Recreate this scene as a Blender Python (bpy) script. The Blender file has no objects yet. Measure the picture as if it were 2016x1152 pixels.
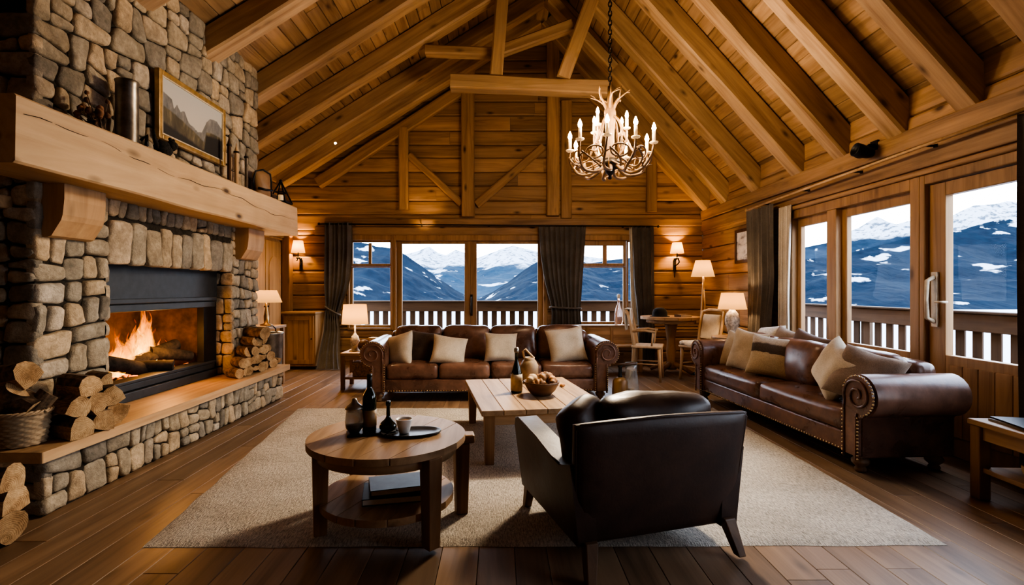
import bpy, bmesh, math, random
from mathutils import Vector, Matrix, noise
random.seed(7)
C = bpy.context.scene.collection
PI = math.pi
CAMZ = 1.3
def W(px, py, D):
    """point of the place seen at photo pixel (px, py) when it lies D metres in front of the camera"""
    return Vector(((px-985)/1000*D, D, CAMZ-(py-570)/1000*D))
def X_(px, D): return (px-985)/1000*D
def Z_(py, D): return CAMZ-(py-570)/1000*D
R = math.radians
def lerp(a, b, t): return a+(b-a)*t
def interp(pts, x):
    if x <= pts[0][0]: return pts[0][1]
    for (x0, y0), (x1, y1) in zip(pts, pts[1:]):
        if x <= x1:
            return lerp(y0, y1, (x-x0)/(x1-x0) if x1 > x0 else 0)
    return pts[-1][1]

# ------------------------------------------------------------------ mesh collector
class MB:
    def __init__(s): s.v = []; s.f = []; s.m = []; s.sm = []
    def add(s, vs, fs, mi=0, smooth=False):
        o = len(s.v); s.v += [tuple(p) for p in vs]
        for f in fs:
            s.f.append(tuple(i+o for i in f)); s.m.append(mi); s.sm.append(smooth)
    def box(s, c, d, rot=None, mi=0):
        x, y, z = d[0]/2, d[1]/2, d[2]/2
        P = [Vector((a, b, e)) for a in (-x, x) for b in (-y, y) for e in (-z, z)]
        if rot is not None: P = [rot @ p for p in P]
        P = [p+Vector(c) for p in P]
        s.add(P, [(0, 1, 3, 2), (4, 6, 7, 5), (0, 4, 5, 1), (2, 3, 7, 6), (0, 2, 6, 4), (1, 5, 7, 3)], mi)
    def bb(s, x0, x1, y0, y1, z0, z1, mi=0):
        s.box(((x0+x1)/2, (y0+y1)/2, (z0+z1)/2), (x1-x0, y1-y0, z1-z0), None, mi)
    def hexa(s, bot, top, mi=0):
        P = list(bot)+list(top)
        s.add(P, [(3, 2, 1, 0), (4, 5, 6, 7), (0, 1, 5, 4), (1, 2, 6, 5), (2, 3, 7, 6), (3, 0, 4, 7)], mi)
    def lathe(s, prof, n=20, c=(0, 0, 0), mi=0, smooth=True, M=None):
        vs = []; fs = []
        for r, z in prof:
            for k in range(n):
                a = 2*PI*k/n; p = Vector((r*math.cos(a), r*math.sin(a), z))
                if M is not None: p = M @ p
                vs.append(p+Vector(c))
        for i in range(len(prof)-1):
            for k in range(n):
                a = i*n+k; b = i*n+(k+1) % n
                fs.append((a, b, b+n, a+n))
        if prof[0][0] > 1e-5: fs.append(tuple(range(n-1, -1, -1)))
        if prof[-1][0] > 1e-5: fs.append(tuple((len(prof)-1)*n+k for k in range(n)))
        s.add(vs, fs, mi, smooth)
    def tube(s, pts, r, n=8, mi=0, smooth=True, closed=False, cap=True):
        pts = [Vector(p) for p in pts]; N = len(pts)
        rr = r if isinstance(r, (list, tuple)) else [r]*N
        vs = []; fs = []; prev = None
        for i, p in enumerate(pts):
            if closed: t = pts[(i+1) % N]-pts[i-1]
            else: t = pts[min(i+1, N-1)]-pts[max(i-1, 0)]
            if t.length < 1e-9: t = Vector((0, 0, 1))
            t.normalize()
            if prev is None:
                u = t.orthogonal().normalized()
            else:
                u = prev-t*prev.dot(t)
                u = u.normalized() if u.length > 1e-6 else t.orthogonal().normalized()
            prev = u; w = t.cross(u)
            for k in range(n):
                a = 2*PI*k/n
                vs.append(p+(u*math.cos(a)+w*math.sin(a))*rr[i])
        for i in range(N if closed else N-1):
            j = (i+1) % N
            for k in range(n):
                fs.append((i*n+k, i*n+(k+1) % n, j*n+(k+1) % n, j*n+k))
        if cap and not closed:
            fs.append(tuple(range(n-1, -1, -1))); fs.append(tuple((N-1)*n+k for k in range(n)))
        s.add(vs, fs, mi, smooth)
    def prism(s, poly, f0, f1, mi=0, smooth=False, capsmooth=False):
        """poly: 2-D points (ccw); f0, f1 map a 2-D point to 3-D at both ends"""
        n = len(poly)
        vs = [f0(p) for p in poly]+[f1(p) for p in poly]
        s.add(vs, [(i, (i+1) % n, n+(i+1) % n, n+i) for i in range(n)], mi, smooth)
        s.add([f0(p) for p in poly], [tuple(range(n-1, -1, -1))], mi)
        s.add([f1(p) for p in poly], [tuple(range(n))], mi)
    def rbox(s, c, d, r, m=4, crown=(0, 0, 0), wr=0, seed=0, M=None, mi=0):
        """soft rounded box: crown bulges the faces, wr wrinkles them"""
        h = [x/2 for x in d]; r = min(r, min(h)*.98)
        ax = []
        for a in range(3):
            hh = h[a]; e = [hh, hh-r*.12, hh-r*.4, hh-r]
            inn = [lerp(-(hh-r), hh-r, k/m) for k in range(1, m)]
            ax.append([-x for x in e]+inn+list(reversed(e)))
        idx = {}; vs = []; fs = []
        def vert(i, j, k):
            key = (i, j, k)
            if key in idx: return idx[key]
            p = [ax[0][i], ax[1][j], ax[2][k]]
            q = [max(-(h[a]-r), min(h[a]-r, p[a])) for a in range(3)]
            dv = Vector([p[a]-q[a] for a in range(3)])
            if dv.length > 1e-9:
                dv = dv.normalized()*r
            p = Vector(q)+dv
            t = [p[a]/h[a] for a in range(3)]
            for a in range(3):
                b, e = (a+1) % 3, (a+2) % 3
                p[a] += t[a]*crown[a]*max(0, 1-t[b]*t[b])*max(0, 1-t[e]*t[e])
            if wr:
                nz = noise.noise_vector(Vector((p.x*7+seed*3.1, p.y*7, p.z*7)))
                p += nz*wr
            if M is not None: p = M @ p
            idx[key] = len(vs); vs.append(p+Vector(c)); return idx[key]
        n = [len(a) for a in ax]
        for i in range(n[0]-1):
            for j in range(n[1]-1):
                fs.append((vert(i, j, 0), vert(i, j+1, 0), vert(i+1, j+1, 0), vert(i+1, j, 0)))
                k = n[2]-1; fs.append((vert(i, j, k), vert(i+1, j, k), vert(i+1, j+1, k), vert(i, j+1, k)))
        for i in range(n[0]-1):
            for k in range(n[2]-1):
                fs.append((vert(i, 0, k), vert(i+1, 0, k), vert(i+1, 0, k+1), vert(i, 0, k+1)))
                j = n[1]-1; fs.append((vert(i, j, k), vert(i, j, k+1), vert(i+1, j, k+1), vert(i+1, j, k)))
        for j in range(n[1]-1):
            for k in range(n[2]-1):
                fs.append((vert(0, j, k), vert(0, j, k+1), vert(0, j+1, k+1), vert(0, j+1, k)))
                i = n[0]-1; fs.append((vert(i, j, k), vert(i, j+1, k), vert(i, j+1, k+1), vert(i, j, k+1)))
        s.add(vs, fs, mi, True)
    def pillow(s, w, h, t, M=None, n=18, seed=0, wr=.008, mi=0):
        """throw pillow in the local xz plane, thickness along y, centred"""
        vs = []; fs = []
        for side in (1, -1):
            o = len(vs)
            for i in range(n+1):
                for j in range(n+1):
                    u = math.sin(PI/2*(2*i/n-1)); v = math.sin(PI/2*(2*j/n-1))
                    f = (max(0, 1-u**4)*max(0, 1-v**4))**.55
                    x = w/2*u*(1-.09*(1-v*v)); z = h/2*v*(1-.09*(1-u*u))
                    y = side*t/2*f
                    q = Vector((x, y, z))
                    q += noise.noise_vector(Vector((x*6+seed*5.3, side*2.0, z*6)))*wr*f*2
                    q.y += math.sin((u*u+v*v)*5+seed)*.004*f*side
                    if M is not None: q = M @ q
                    vs.append(q)
            for i in range(n):
                for j in range(n):
                    a = o+i*(n+1)+j; b = a+1; cc = a+n+2; d = a+n+1
                    fs.append((a, d, cc, b) if side < 0 else (a, b, cc, d))
        s.add(vs, fs, mi, True)
    def sphere(s, c, r, n=10, mi=0, sc=(1, 1, 1), jit=0, seed=0, M=None):
        vs = []; fs = []; m = max(4, n//2)
        for i in range(m+1):
            th = PI*i/m
            for k in range(n):
                ph = 2*PI*k/n
                p = Vector((math.sin(th)*math.cos(ph), math.sin(th)*math.sin(ph), -math.cos(th)))
                if jit: p *= 1+jit*noise.noise(p*2.3+Vector((seed*3.3, 0, 0)))
                p = Vector((p.x*r*sc[0], p.y*r*sc[1], p.z*r*sc[2]))
                if M is not None: p = M @ p
                vs.append(p+Vector(c))
        for i in range(m):
            for k in range(n):
                a = i*n+k; b = i*n+(k+1) % n
                fs.append((a, b, b+n, a+n))
        s.add(vs, fs, mi, True)
    def build(s, name, mats, parent=None, bevel=0, seg=2, loc=None, rot=None, merge=False):
        me = bpy.data.meshes.new(name)
        me.from_pydata(s.v, [], s.f)
        if not isinstance(mats, (list, tuple)): mats = [mats]
        for m in mats: me.materials.append(m)
        me.polygons.foreach_set('material_index', s.m)
        me.polygons.foreach_set('use_smooth', s.sm)
        me.update()
        if merge:
            b = bmesh.new(); b.from_mesh(me)
            bmesh.ops.remove_doubles(b, verts=b.verts, dist=1e-5); b.to_mesh(me); b.free()
        o = bpy.data.objects.new(name, me); C.objects.link(o)
        if parent is not None: o.parent = parent
        if loc is not None: o.location = loc
        if rot is not None: o.rotation_euler = rot
        if bevel:
            md = o.modifiers.new('bevel', 'BEVEL'); md.width = bevel; md.segments = seg
            md.limit_method = 'ANGLE'; md.angle_limit = R(40); md.harden_normals = False
        return o

def thing(name, label, cat, loc=(0, 0, 0), rz=0, group=None):
    o = bpy.data.objects.new(name, None); C.objects.link(o)
    o.empty_display_size = .1
    o.location = loc; o.rotation_euler = (0, 0, rz)
    o['label'] = label; o['category'] = cat
    if group: o['group'] = group
    return o
def tag(o, label, cat, group=None):
    o['label'] = label; o['category'] = cat
    if group: o['group'] = group
    return o
def struct(o):
    o['kind'] = 'structure'; return o
def dup(o, label=None, group=None):
    """copy of a thing with copies of its parts and sub-parts"""
    c = o.copy(); C.objects.link(c)
    if label: c['label'] = label
    if group: c['group'] = group
    for ch in list(o.children):
        d = ch.copy(); C.objects.link(d); d.parent = c
        for g in list(ch.children):
            e = g.copy(); C.objects.link(e); e.parent = d
    return c
def beam_matrix(p0, p1, up=(0, 0, 1)):
    p0 = Vector(p0); p1 = Vector(p1); x = (p1-p0).normalized(); up = Vector(up)
    y = up.cross(x).normalized(); z = x.cross(y)
    M = Matrix((x, y, z)).transposed().to_4x4(); M.translation = (p0+p1)/2
    return M, (p1-p0).length
def wobble_beam(mb, L, w, h, seed, amp=.012, n=14, cut=.02):
    """hand-hewn beam along local x"""
    vs = []; fs = []
    sec = [(-w/2+cut, -h/2), (w/2-cut, -h/2), (w/2, -h/2+cut), (w/2, h/2-cut), (w/2-cut, h/2), (-w/2+cut, h/2), (-w/2, h/2-cut), (-w/2, -h/2+cut)]
    for i in range(n+1):
        x = -L/2+L*i/n
        for k, (a, b) in enumerate(sec):
            q = noise.noise_vector(Vector((x*1.3+seed*7.7, a*4, b*4)))*amp
            vs.append((x, a+q.y, b+q.z))
    for i in range(n):
        for k in range(8):
            fs.append((i*8+k, i*8+(k+1) % 8, (i+1)*8+(k+1) % 8, (i+1)*8+k))
    fs.append(tuple(range(7, -1, -1))); fs.append(tuple(n*8+k for k in range(8)))
    fs = [tuple(reversed(f)) for f in fs]
    mb.add(vs, fs)
def beam(name, p0, p1, w, h, mat, seed=0, parent=None, up=(0, 0, 1), amp=.012):
    M, L = beam_matrix(p0, p1, up)
    mb = MB(); wobble_beam(mb, L, w, h, seed, amp, n=max(4, int(L/.3)))
    o = mb.build(name, mat)
    # recalc
    b = bmesh.new(); b.from_mesh(o.data); bmesh.ops.recalc_face_normals(b, faces=b.faces); b.to_mesh(o.data); b.free()
    o.matrix_world = M
    if parent is not None: o.parent = parent
    return o
def ring(mb, x0, x1, z0, z1, w, y0, y1, wb=None, wt=None):
    """rectangular frame in the xz plane"""
    wb = w if wb is None else wb; wt = w if wt is None else wt
    mb.bb(x0, x0+w, y0, y1, z0, z1); mb.bb(x1-w, x1, y0, y1, z0, z1)
    mb.bb(x0+w, x1-w, y0, y1, z0, z0+wb); mb.bb(x0+w, x1-w, y0, y1, z1-wt, z1)

# ------------------------------------------------------------------ materials
MAT = {}
class NT:
    def __init__(s, name):
        s.m = bpy.data.materials.new(name); s.m.use_nodes = True
        s.t = s.m.node_tree; s.n = s.t.nodes; s.l = s.t.links
        s.b = s.n['Principled BSDF']; s.out = s.n['Material Output']
    def new(s, ty, **kw):
        n = s.n.new(ty)
        for k, v in kw.items(): setattr(n, k, v)
        return n
    def link(s, a, b): s.l.new(a, b)
    def val(s, sock, v): sock.default_value = v
    def mapping(s, scale, coord='Object', rnd=0):
        tc = s.new('ShaderNodeTexCoord'); mp = s.new('ShaderNodeMapping')
        mp.inputs['Scale'].default_value = scale
        src = tc.outputs[coord]
        if rnd:
            g = s.new('ShaderNodeNewGeometry'); oi = s.new('ShaderNodeObjectInfo')
            ad = s.new('ShaderNodeMath', operation='ADD'); s.link(g.outputs['Random Per Island'], ad.inputs[0]); s.link(oi.outputs['Random'], ad.inputs[1])
            mu = s.new('ShaderNodeMath', operation='MULTIPLY'); s.link(ad.outputs[0], mu.inputs[0]); mu.inputs[1].default_value = rnd
            va = s.new('ShaderNodeVectorMath', operation='ADD'); s.link(src, va.inputs[0]); s.link(mu.outputs[0], va.inputs[1])
            src = va.outputs[0]
        s.link(src, mp.inputs['Vector']); return mp.outputs[0]
    def noise(s, vec, scale, detail=4, rough=.6, dist=0):
        n = s.new('ShaderNodeTexNoise'); n.inputs['Scale'].default_value = scale; n.inputs['Detail'].default_value = detail
        n.inputs['Roughness'].default_value = rough; n.inputs['Distortion'].default_value = dist
        if vec is not None: s.link(vec, n.inputs['Vector'])
        return n.outputs['Fac']
    def ramp(s, fac, stops):
        r = s.new('ShaderNodeValToRGB'); e = r.color_ramp.elements
        while len(e) < len(stops): e.new(.5)
        for el, (p, c) in zip(e, stops):
            el.position = p; el.color = (c[0], c[1], c[2], 1) if not isinstance(c, (int, float)) else (c, c, c, 1)
        s.link(fac, r.inputs[0]); return r.outputs[0]
    def mix(s, a, b, fac, blend='MIX'):
        m = s.new('ShaderNodeMix', data_type='RGBA', blend_type=blend)
        for v, so in ((fac, m.inputs[0]), (a, m.inputs[6]), (b, m.inputs[7])):
            if isinstance(v, (int, float)): so.default_value = v
            elif isinstance(v, (tuple, list)): so.default_value = (v[0], v[1], v[2], 1)
            else: s.link(v, so)
        return m.outputs[2]
    def bump(s, h, strength=.2, dist=.01):
        b = s.new('ShaderNodeBump'); b.inputs['Strength'].default_value = strength; b.inputs['Distance'].default_value = dist
        s.link(h, b.inputs['Height']); s.link(b.outputs[0], s.b.inputs['Normal'])
    def island(s, lo, hi):
        g = s.new('ShaderNodeNewGeometry'); oi = s.new('ShaderNodeObjectInfo')
        ad = s.new('ShaderNodeMath', operation='ADD'); s.link(g.outputs['Random Per Island'], ad.inputs[0]); s.link(oi.outputs['Random'], ad.inputs[1])
        fr = s.new('ShaderNodeMath', operation='FRACT'); s.link(ad.outputs[0], fr.inputs[0])
        mr = s.new('ShaderNodeMapRange'); s.link(fr.outputs[0], mr.inputs[0]); mr.inputs[3].default_value = lo; mr.inputs[4].default_value = hi
        return mr.outputs[0]
    def hsv(s, col, v, sat=1.0):
        h = s.new('ShaderNodeHueSaturation'); h.inputs['Saturation'].default_value = sat
        if isinstance(v, (int, float)): h.inputs['Value'].default_value = v
        else: s.link(v, h.inputs['Value'])
        s.link(col, h.inputs['Color']); return h.outputs[0]
    def done(s, col=None, rough=None, **kw):
        if col is not None:
            if isinstance(col, (tuple, list)): s.b.inputs['Base Color'].default_value = (col[0], col[1], col[2], 1)
            else: s.link(col, s.b.inputs['Base Color'])
        if rough is not None:
            if isinstance(rough, (int, float)): s.b.inputs['Roughness'].default_value = rough
            else: s.link(rough, s.b.inputs['Roughness'])
        for k, v in kw.items(): s.b.inputs[k.replace('_', ' ')].default_value = v
        return s.m

def wood(name, dark, light, axis=0, rough=.55, isl=.22, knots=.9, grain=11, bump=.12, spec=.35, knotcol=(.035, .016, .008), sheen=None):
    t = NT(name)
    sc = [grain, grain, grain]; sc[axis] = grain*.07
    v = t.mapping(sc, rnd=7.3)
    g = t.noise(v, 1.0, 6, .62, .9)
    mid = [lerp(a, b, .55) for a, b in zip(dark, light)]
    col = t.ramp(g, [(.28, dark), (.5, mid), (.72, light)])
    v2 = t.mapping([.7]*3, rnd=3.1)
    big = t.noise(v2, 1.3, 3)
    col = t.mix(col, t.ramp(big, [(.3, (.72, .70, .66)), (.7, (1.12, 1.1, 1.08))]), .7, 'MULTIPLY')
    if knots:
        ks = [5.2, 5.2, 5.2]; ks[axis] = 2.2
        vk = t.mapping(ks, rnd=5.7)
        vo = t.new('ShaderNodeTexVoronoi'); vo.inputs['Scale'].default_value = 1.0; t.link(vk, vo.inputs['Vector'])
        kn = t.ramp(vo.outputs['Distance'], [(.055, 1.0), (.12, .45), (.2, 0.0)])
        wn = t.new('ShaderNodeTexWhiteNoise'); t.link(vo.outputs['Position'], wn.inputs['Vector'])
        gate = t.ramp(wn.outputs['Value'], [(.42, 0.0), (.46, 1.0)])
        mu = t.new('ShaderNodeMath', operation='MULTIPLY'); t.link(kn, mu.inputs[0]); t.link(gate, mu.inputs[1])
        mu2 = t.new('ShaderNodeMath', operation='MULTIPLY'); t.link(mu.outputs[0], mu2.inputs[0]); mu2.inputs[1].default_value = knots
        col = t.mix(col, knotcol, mu2.outputs[0])
    if isl: col = t.hsv(col, t.island(1-isl, 1+isl))
    t.bump(g, bump, .01)
    return t.done(col, rough, Specular_IOR_Level=spec)

def plain(name, col, rough=.5, metal=0, var=.12, sc=14, bump=.05, spec=.5, **kw):
    t = NT(name)
    v = t.mapping([1]*3, rnd=4.0)
    n = t.noise(v, sc, 4)
    c = t.mix(col, t.ramp(n, [(.3, 1-var*2), (.7, 1+var)]), 1.0, 'MULTIPLY')
    if bump: t.bump(n, bump, .005)
    return t.done(c, rough, Metallic=metal, Specular_IOR_Level=spec, **kw)

def leather(name, dark, light, rough=(.3, .55), wear=.5):
    t = NT(name)
    v = t.mapping([1]*3, rnd=2.0)
    n1 = t.noise(v, 3.2, 5, .65, .4); n2 = t.noise(v, 85, 3); n3 = t.noise(v, 14, 4)
    col = t.ramp(n1, [(.3, dark), (.72, light)])
    col = t.mix(col, t.ramp(n3, [(.3, .7), (.7, 1.15)]), wear, 'MULTIPLY')
    rg = t.new('ShaderNodeMapRange'); t.link(n1, rg.inputs[0]); rg.inputs[1].default_value = .3; rg.inputs[2].default_value = .7
    rg.inputs[3].default_value = rough[0]; rg.inputs[4].default_value = rough[1]
    ad = t.new('ShaderNodeMath', operation='MULTIPLY_ADD'); t.link(n2, ad.inputs[0]); ad.inputs[1].default_value = .35; t.link(n3, ad.inputs[2])
    t.bump(ad.outputs[0], .22, .006)
    return t.done(col, rg.outputs[0], Specular_IOR_Level=.5)

def cloth(name, dark, light, sc=180, big=4, rough=.95, bump=.25, stripes=None):
    t = NT(name)
    v = t.mapping([1]*3, rnd=2.0)
    n1 = t.noise(v, big, 4); n2 = t.noise(v, sc, 2)
    col = t.ramp(n1, [(.3, dark), (.7, light)])
    col = t.mix(col, t.ramp(n2, [(.3, .72), (.7, 1.15)]), .8, 'MULTIPLY')
    t.bump(n2, bump, .004)
    t.b.inputs['Sheen Weight'].default_value = .15
    return t.done(col, rough, Specular_IOR_Level=.15)

def emis(name, col, strength, trans=None):
    t = NT(name)
    t.b.inputs['Emission Color'].default_value = (*col, 1); t.b.inputs['Emission Strength'].default_value = strength
    return t.done(col, .7)

def glass(name, tint=(1, 1, 1), refl=.06):
    t = NT(name); t.n.remove(t.b)
    tr = t.new('ShaderNodeBsdfTransparent'); tr.inputs[0].default_value = (*tint, 1)
    gl = t.new('ShaderNodeBsdfGlossy'); gl.inputs['Roughness'].default_value = .02
    lw = t.new('ShaderNodeLayerWeight'); lw.inputs[0].default_value = .35
    mu = t.new('ShaderNodeMath', operation='MULTIPLY_ADD'); t.link(lw.outputs['Fresnel'], mu.inputs[0]); mu.inputs[1].default_value = .004; mu.inputs[2].default_value = 0
    mx = t.new('ShaderNodeMixShader'); t.link(mu.outputs[0], mx.inputs[0]); t.link(tr.outputs[0], mx.inputs[1]); t.link(gl.outputs[0], mx.inputs[2])
    t.link(mx.outputs[0], t.out.inputs[0]); return t.m

def solid_glass(name, col, rough=.03, tr=.9):
    t = NT(name)
    return t.done(col, rough, Transmission_Weight=tr, IOR=1.45)

def shade_mat(name, col, e):
    t = NT(name)
    v = t.mapping([60, 60, 60]); n = t.noise(v, 1, 2)
    # brighter towards the middle of the shade where the bulb sits
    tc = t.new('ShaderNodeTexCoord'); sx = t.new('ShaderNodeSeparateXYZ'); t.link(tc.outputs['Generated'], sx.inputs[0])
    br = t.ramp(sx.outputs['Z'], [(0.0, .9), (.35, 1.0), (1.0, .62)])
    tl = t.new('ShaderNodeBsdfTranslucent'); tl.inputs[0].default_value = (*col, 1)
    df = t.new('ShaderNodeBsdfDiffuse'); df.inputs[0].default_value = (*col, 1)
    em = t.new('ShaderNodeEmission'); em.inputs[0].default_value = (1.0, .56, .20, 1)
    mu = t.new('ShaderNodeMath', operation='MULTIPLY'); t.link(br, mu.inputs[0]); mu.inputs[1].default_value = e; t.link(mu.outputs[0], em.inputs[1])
    m1 = t.new('ShaderNodeMixShader'); m1.inputs[0].default_value = .5; t.link(df.outputs[0], m1.inputs[1]); t.link(tl.outputs[0], m1.inputs[2])
    a = t.new('ShaderNodeAddShader'); t.link(m1.outputs[0], a.inputs[0]); t.link(em.outputs[0], a.inputs[1])
    t.n.remove(t.b); t.link(a.outputs[0], t.out.inputs[0]); return t.m

HON_D, HON_L = (.205, .118, .058), (.50, .325, .178)
M_wallX = wood('wall_wood_x', HON_D, HON_L, 0, .55)
M_wallY = wood('wall_wood_y', HON_D, HON_L, 1, .55)
M_ceil = wood('ceiling_wood', (.20, .115, .058), (.455, .305, .178), 1, .6, isl=.28)
M_beam = wood('beam_wood', (.285, .175, .095), (.56, .40, .24), 0, .6, isl=.1, knots=.7)
M_beamdk = wood('beam_wood_honey', (.245, .145, .072), (.53, .35, .19), 0, .6, isl=.1)
M_floor = wood('floor_oak', (.125, .074, .041), (.29, .188, .112), 1, .42, isl=.25, knots=.5, grain=9, spec=.45)
M_mantel = wood('mantel_pine', (.42, .30, .165), (.62, .475, .29), 1, .6, isl=.03, knots=.85, grain=8)
M_hearth = wood('hearth_pine', (.36, .22, .115), (.58, .39, .22), 1, .5, isl=.03, knots=.6, grain=8)
M_corbel = wood('corbel_pine', (.34, .20, .10), (.56, .37, .20), 2, .6, isl=.03, knots=.5, grain=8)
M_frame = wood('window_frame_wood', (.24, .135, .062), (.46, .285, .145), 2, .5, isl=.08, knots=.6)
M_tbl = wood('table_wood', (.25, .15, .078), (.50, .335, .195), 1, .5, isl=.12, knots=.6)
M_tblx = wood('table_wood_x', (.25, .15, .078), (.50, .335, .195), 0, .5, isl=.12, knots=.6)
M_tblz = wood('table_leg_wood', (.19, .10, .045), (.40, .24, .125), 2, .5, isl=.08, knots=.5)
M_cab = wood('cabinet_pine', (.28, .155, .066), (.51, .315, .15), 2, .5, isl=.1, knots=.6)
M_chair = wood('chair_pine', (.40, .26, .14), (.62, .44, .27), 2, .5, isl=.06, knots=.3)
M_chairlt = wood('chair_seat_pine', (.48, .35, .22), (.68, .53, .37), 0, .5, isl=.06, knots=.3)
M_dkwood = wood('dark_wood', (.03, .014, .007), (.085, .042, .02), 2, .4, isl=.05, knots=0)
M_rail = wood('balcony_larch', (.052, .029, .016), (.10, .062, .037), 2, .75, isl=.2, knots=.5)
M_railh = wood('balcony_larch_long', (.052, .029, .016), (.10, .062, .037), 0, .75, isl=.2, knots=.5)
def stone_mat():
    t = NT('rubble_stone')
    v = t.mapping([1]*3, rnd=3.0)
    n1 = t.noise(v, 5, 8, .68, .3); n2 = t.noise(v, 28, 6, .7); n3 = t.noise(v, 2.0, 3)
    base = t.ramp(n1, [(.25, (.20, .176, .138)), (.5, (.385, .342, .272)), (.75, (.58, .52, .42))])
    warm = t.ramp(t.island(0, 1), [(0, (.80, .80, .82)), (.35, (.98, .95, .9)), (.62, (1.08, .97, .83)), (.85, (1.2, 1.0, .78)), (1, (.9, .9, .93))])
    c = t.mix(base, warm, .85, 'MULTIPLY')
    c = t.mix(c, t.ramp(n2, [(.3, .62), (.65, 1.12)]), .75, 'MULTIPLY')
    c = t.hsv(c, t.island(.78, 1.18))
    ad = t.new('ShaderNodeMath', operation='MULTIPLY_ADD'); t.link(n2, ad.inputs[0]); ad.inputs[1].default_value = .5; t.link(n1, ad.inputs[2])
    t.bump(ad.outputs[0], .75, .03)
    return t.done(c, .92, Specular_IOR_Level=.2)
M_stone = stone_mat()
M_mortar = plain('mortar', (.045, .038, .03), .95, var=.3, sc=30, bump=.4, spec=.1)
M_sofa = leather('sofa_leather', (.075, .036, .024), (.255, .135, .090), (.20, .42), .8)
M_chairlea = leather('armchair_leather', (.024, .0105, .006), (.072, .032, .018), (.40, .58))
M_nail = plain('brass_nail', (.55, .40, .22), .35, 1, bump=0)
M_rug = cloth('wool_rug', (.40, .345, .275), (.60, .54, .455), 75, 2.2, bump=.9)
M_curt = cloth('curtain_charcoal', (.11, .098, .088), (.19, .172, .156), 220, 3)
M_sheer = cloth('sheer_linen', (.55, .50, .43), (.75, .70, .62), 200, 3)
M_linen = cloth('linen_cream', (.50, .42, .31), (.68, .59, .46), 190, 5)
M_linen2 = cloth('linen_sand', (.36, .27, .17), (.52, .41, .28), 190, 5)
M_brown = cloth('cushion_brown_velvet', (.055, .035, .024), (.12, .08, .056), 160, 6)
M_taupe = cloth('cushion_taupe', (.20, .14, .10), (.33, .25, .19), 160, 6)
M_fur = cloth('sheepskin', (.60, .54, .46), (.84, .80, .73), 60, 9, bump=1.0)
M_black = plain('black_metal', (.018, .018, .019), .45, .6, bump=.03)
M_steel = plain('fireplace_steel', (.055, .060, .066), .5, .55, var=.08, bump=.02)
M_soot = plain('firebox_brick', (.085, .046, .024), .9, var=.35, sc=7, bump=.5)
M_iron = plain('wrought_iron', (.05, .042, .035), .5, .8)
M_pewter = plain('pewter', (.30, .27, .23), .38, .9, var=.25, sc=9)
M_brass = plain('aged_brass', (.42, .27, .12), .38, 1)
M_bark = plain('bark', (.19, .125, .075), .95, var=.45, sc=22, bump=.9)
def cut_mat():
    t = NT('split_wood'); tc = t.new('ShaderNodeTexCoord'); sx = t.new('ShaderNodeSeparateXYZ'); t.link(tc.outputs['Object'], sx.inputs[0])
    v = t.mapping([1]*3, rnd=3.0); n = t.noise(v, 9, 4); n2 = t.noise(v, 60, 3)
    cb = t.new('ShaderNodeCombineXYZ'); t.link(sx.outputs['Y'], cb.inputs[0]); t.link(sx.outputs['Z'], cb.inputs[1])
    of = t.new('ShaderNodeVectorMath', operation='ADD'); t.link(cb.outputs[0], of.inputs[0]); of.inputs[1].default_value = (.03, .045, 0)
    ln = t.new('ShaderNodeVectorMath', operation='LENGTH'); t.link(of.outputs[0], ln.inputs[0])
    ma = t.new('ShaderNodeMath', operation='MULTIPLY_ADD'); t.link(n, ma.inputs[0]); ma.inputs[1].default_value = .035; t.link(ln.outputs['Value'], ma.inputs[2])
    mu = t.new('ShaderNodeMath', operation='MULTIPLY'); t.link(ma.outputs[0], mu.inputs[0]); mu.inputs[1].default_value = 700
    si = t.new('ShaderNodeMath', operation='SINE'); t.link(mu.outputs[0], si.inputs[0])
    ad = t.new('ShaderNodeMath', operation='MULTIPLY_ADD'); t.link(si.outputs[0], ad.inputs[0]); ad.inputs[1].default_value = .10; t.link(n, ad.inputs[2])
    c = t.ramp(ad.outputs[0], [(.3, (.25, .145, .07)), (.5, (.44, .285, .15)), (.7, (.58, .41, .235))])
    c = t.mix(c, t.ramp(n2, [(.3, .65), (.65, 1.1)]), .7, 'MULTIPLY'); c = t.hsv(c, t.island(.72, 1.12)); t.bump(n2, .3, .006)
    return t.done(c, .85, Specular_IOR_Level=.15)
M_cutwood = cut_mat()
M_char = plain('charred_wood', (.022, .017, .014), .95, var=.5, sc=20, bump=.9)
M_wicker = plain('wicker', (.40, .29, .18), .8, var=.12, sc=30, bump=.3)
M_antler = plain('antler_bone', (.27, .165, .08), .5, var=.25, sc=12)
M_candle = plain('candle_ivory', (.80, .66, .44), .5, var=.05, **{'Emission_Color': (1, .6, .25, 1), 'Emission_Strength': .25})
M_white = plain('white_ceramic', (.78, .75, .70), .35, var=.05)
M_stoneware = plain('crackled_stoneware', (.56, .51, .44), .6, var=.35, sc=30, bump=.3)
M_slate = plain('slate_tray', (.055, .055, .06), .4, .2, var=.2)
M_glass = glass('window_glass')
M_cglass = solid_glass('clear_glass', (.95, .97, .96))
M_aglass = solid_glass('amber_glass', (.38, .22, .08))
M_dglass = solid_glass('dark_bottle_glass', (.016, .02, .012), .06, .35)
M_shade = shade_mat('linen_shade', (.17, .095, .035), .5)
M_bulb = emis('bulb_glow', (1.0, .62, .28), 55)
M_paper = plain('book_pages', (.70, .66, .58), .9, var=.08)
M_bookdk = plain('book_cover_dark', (.03, .03, .034), .45, var=.3)
M_bookbr = plain('book_cover_brown', (.20, .12, .07), .5, var=.3)
M_bread = plain('bread_crust', (.45, .21, .07), .6, var=.45, sc=12, bump=.3)
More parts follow.
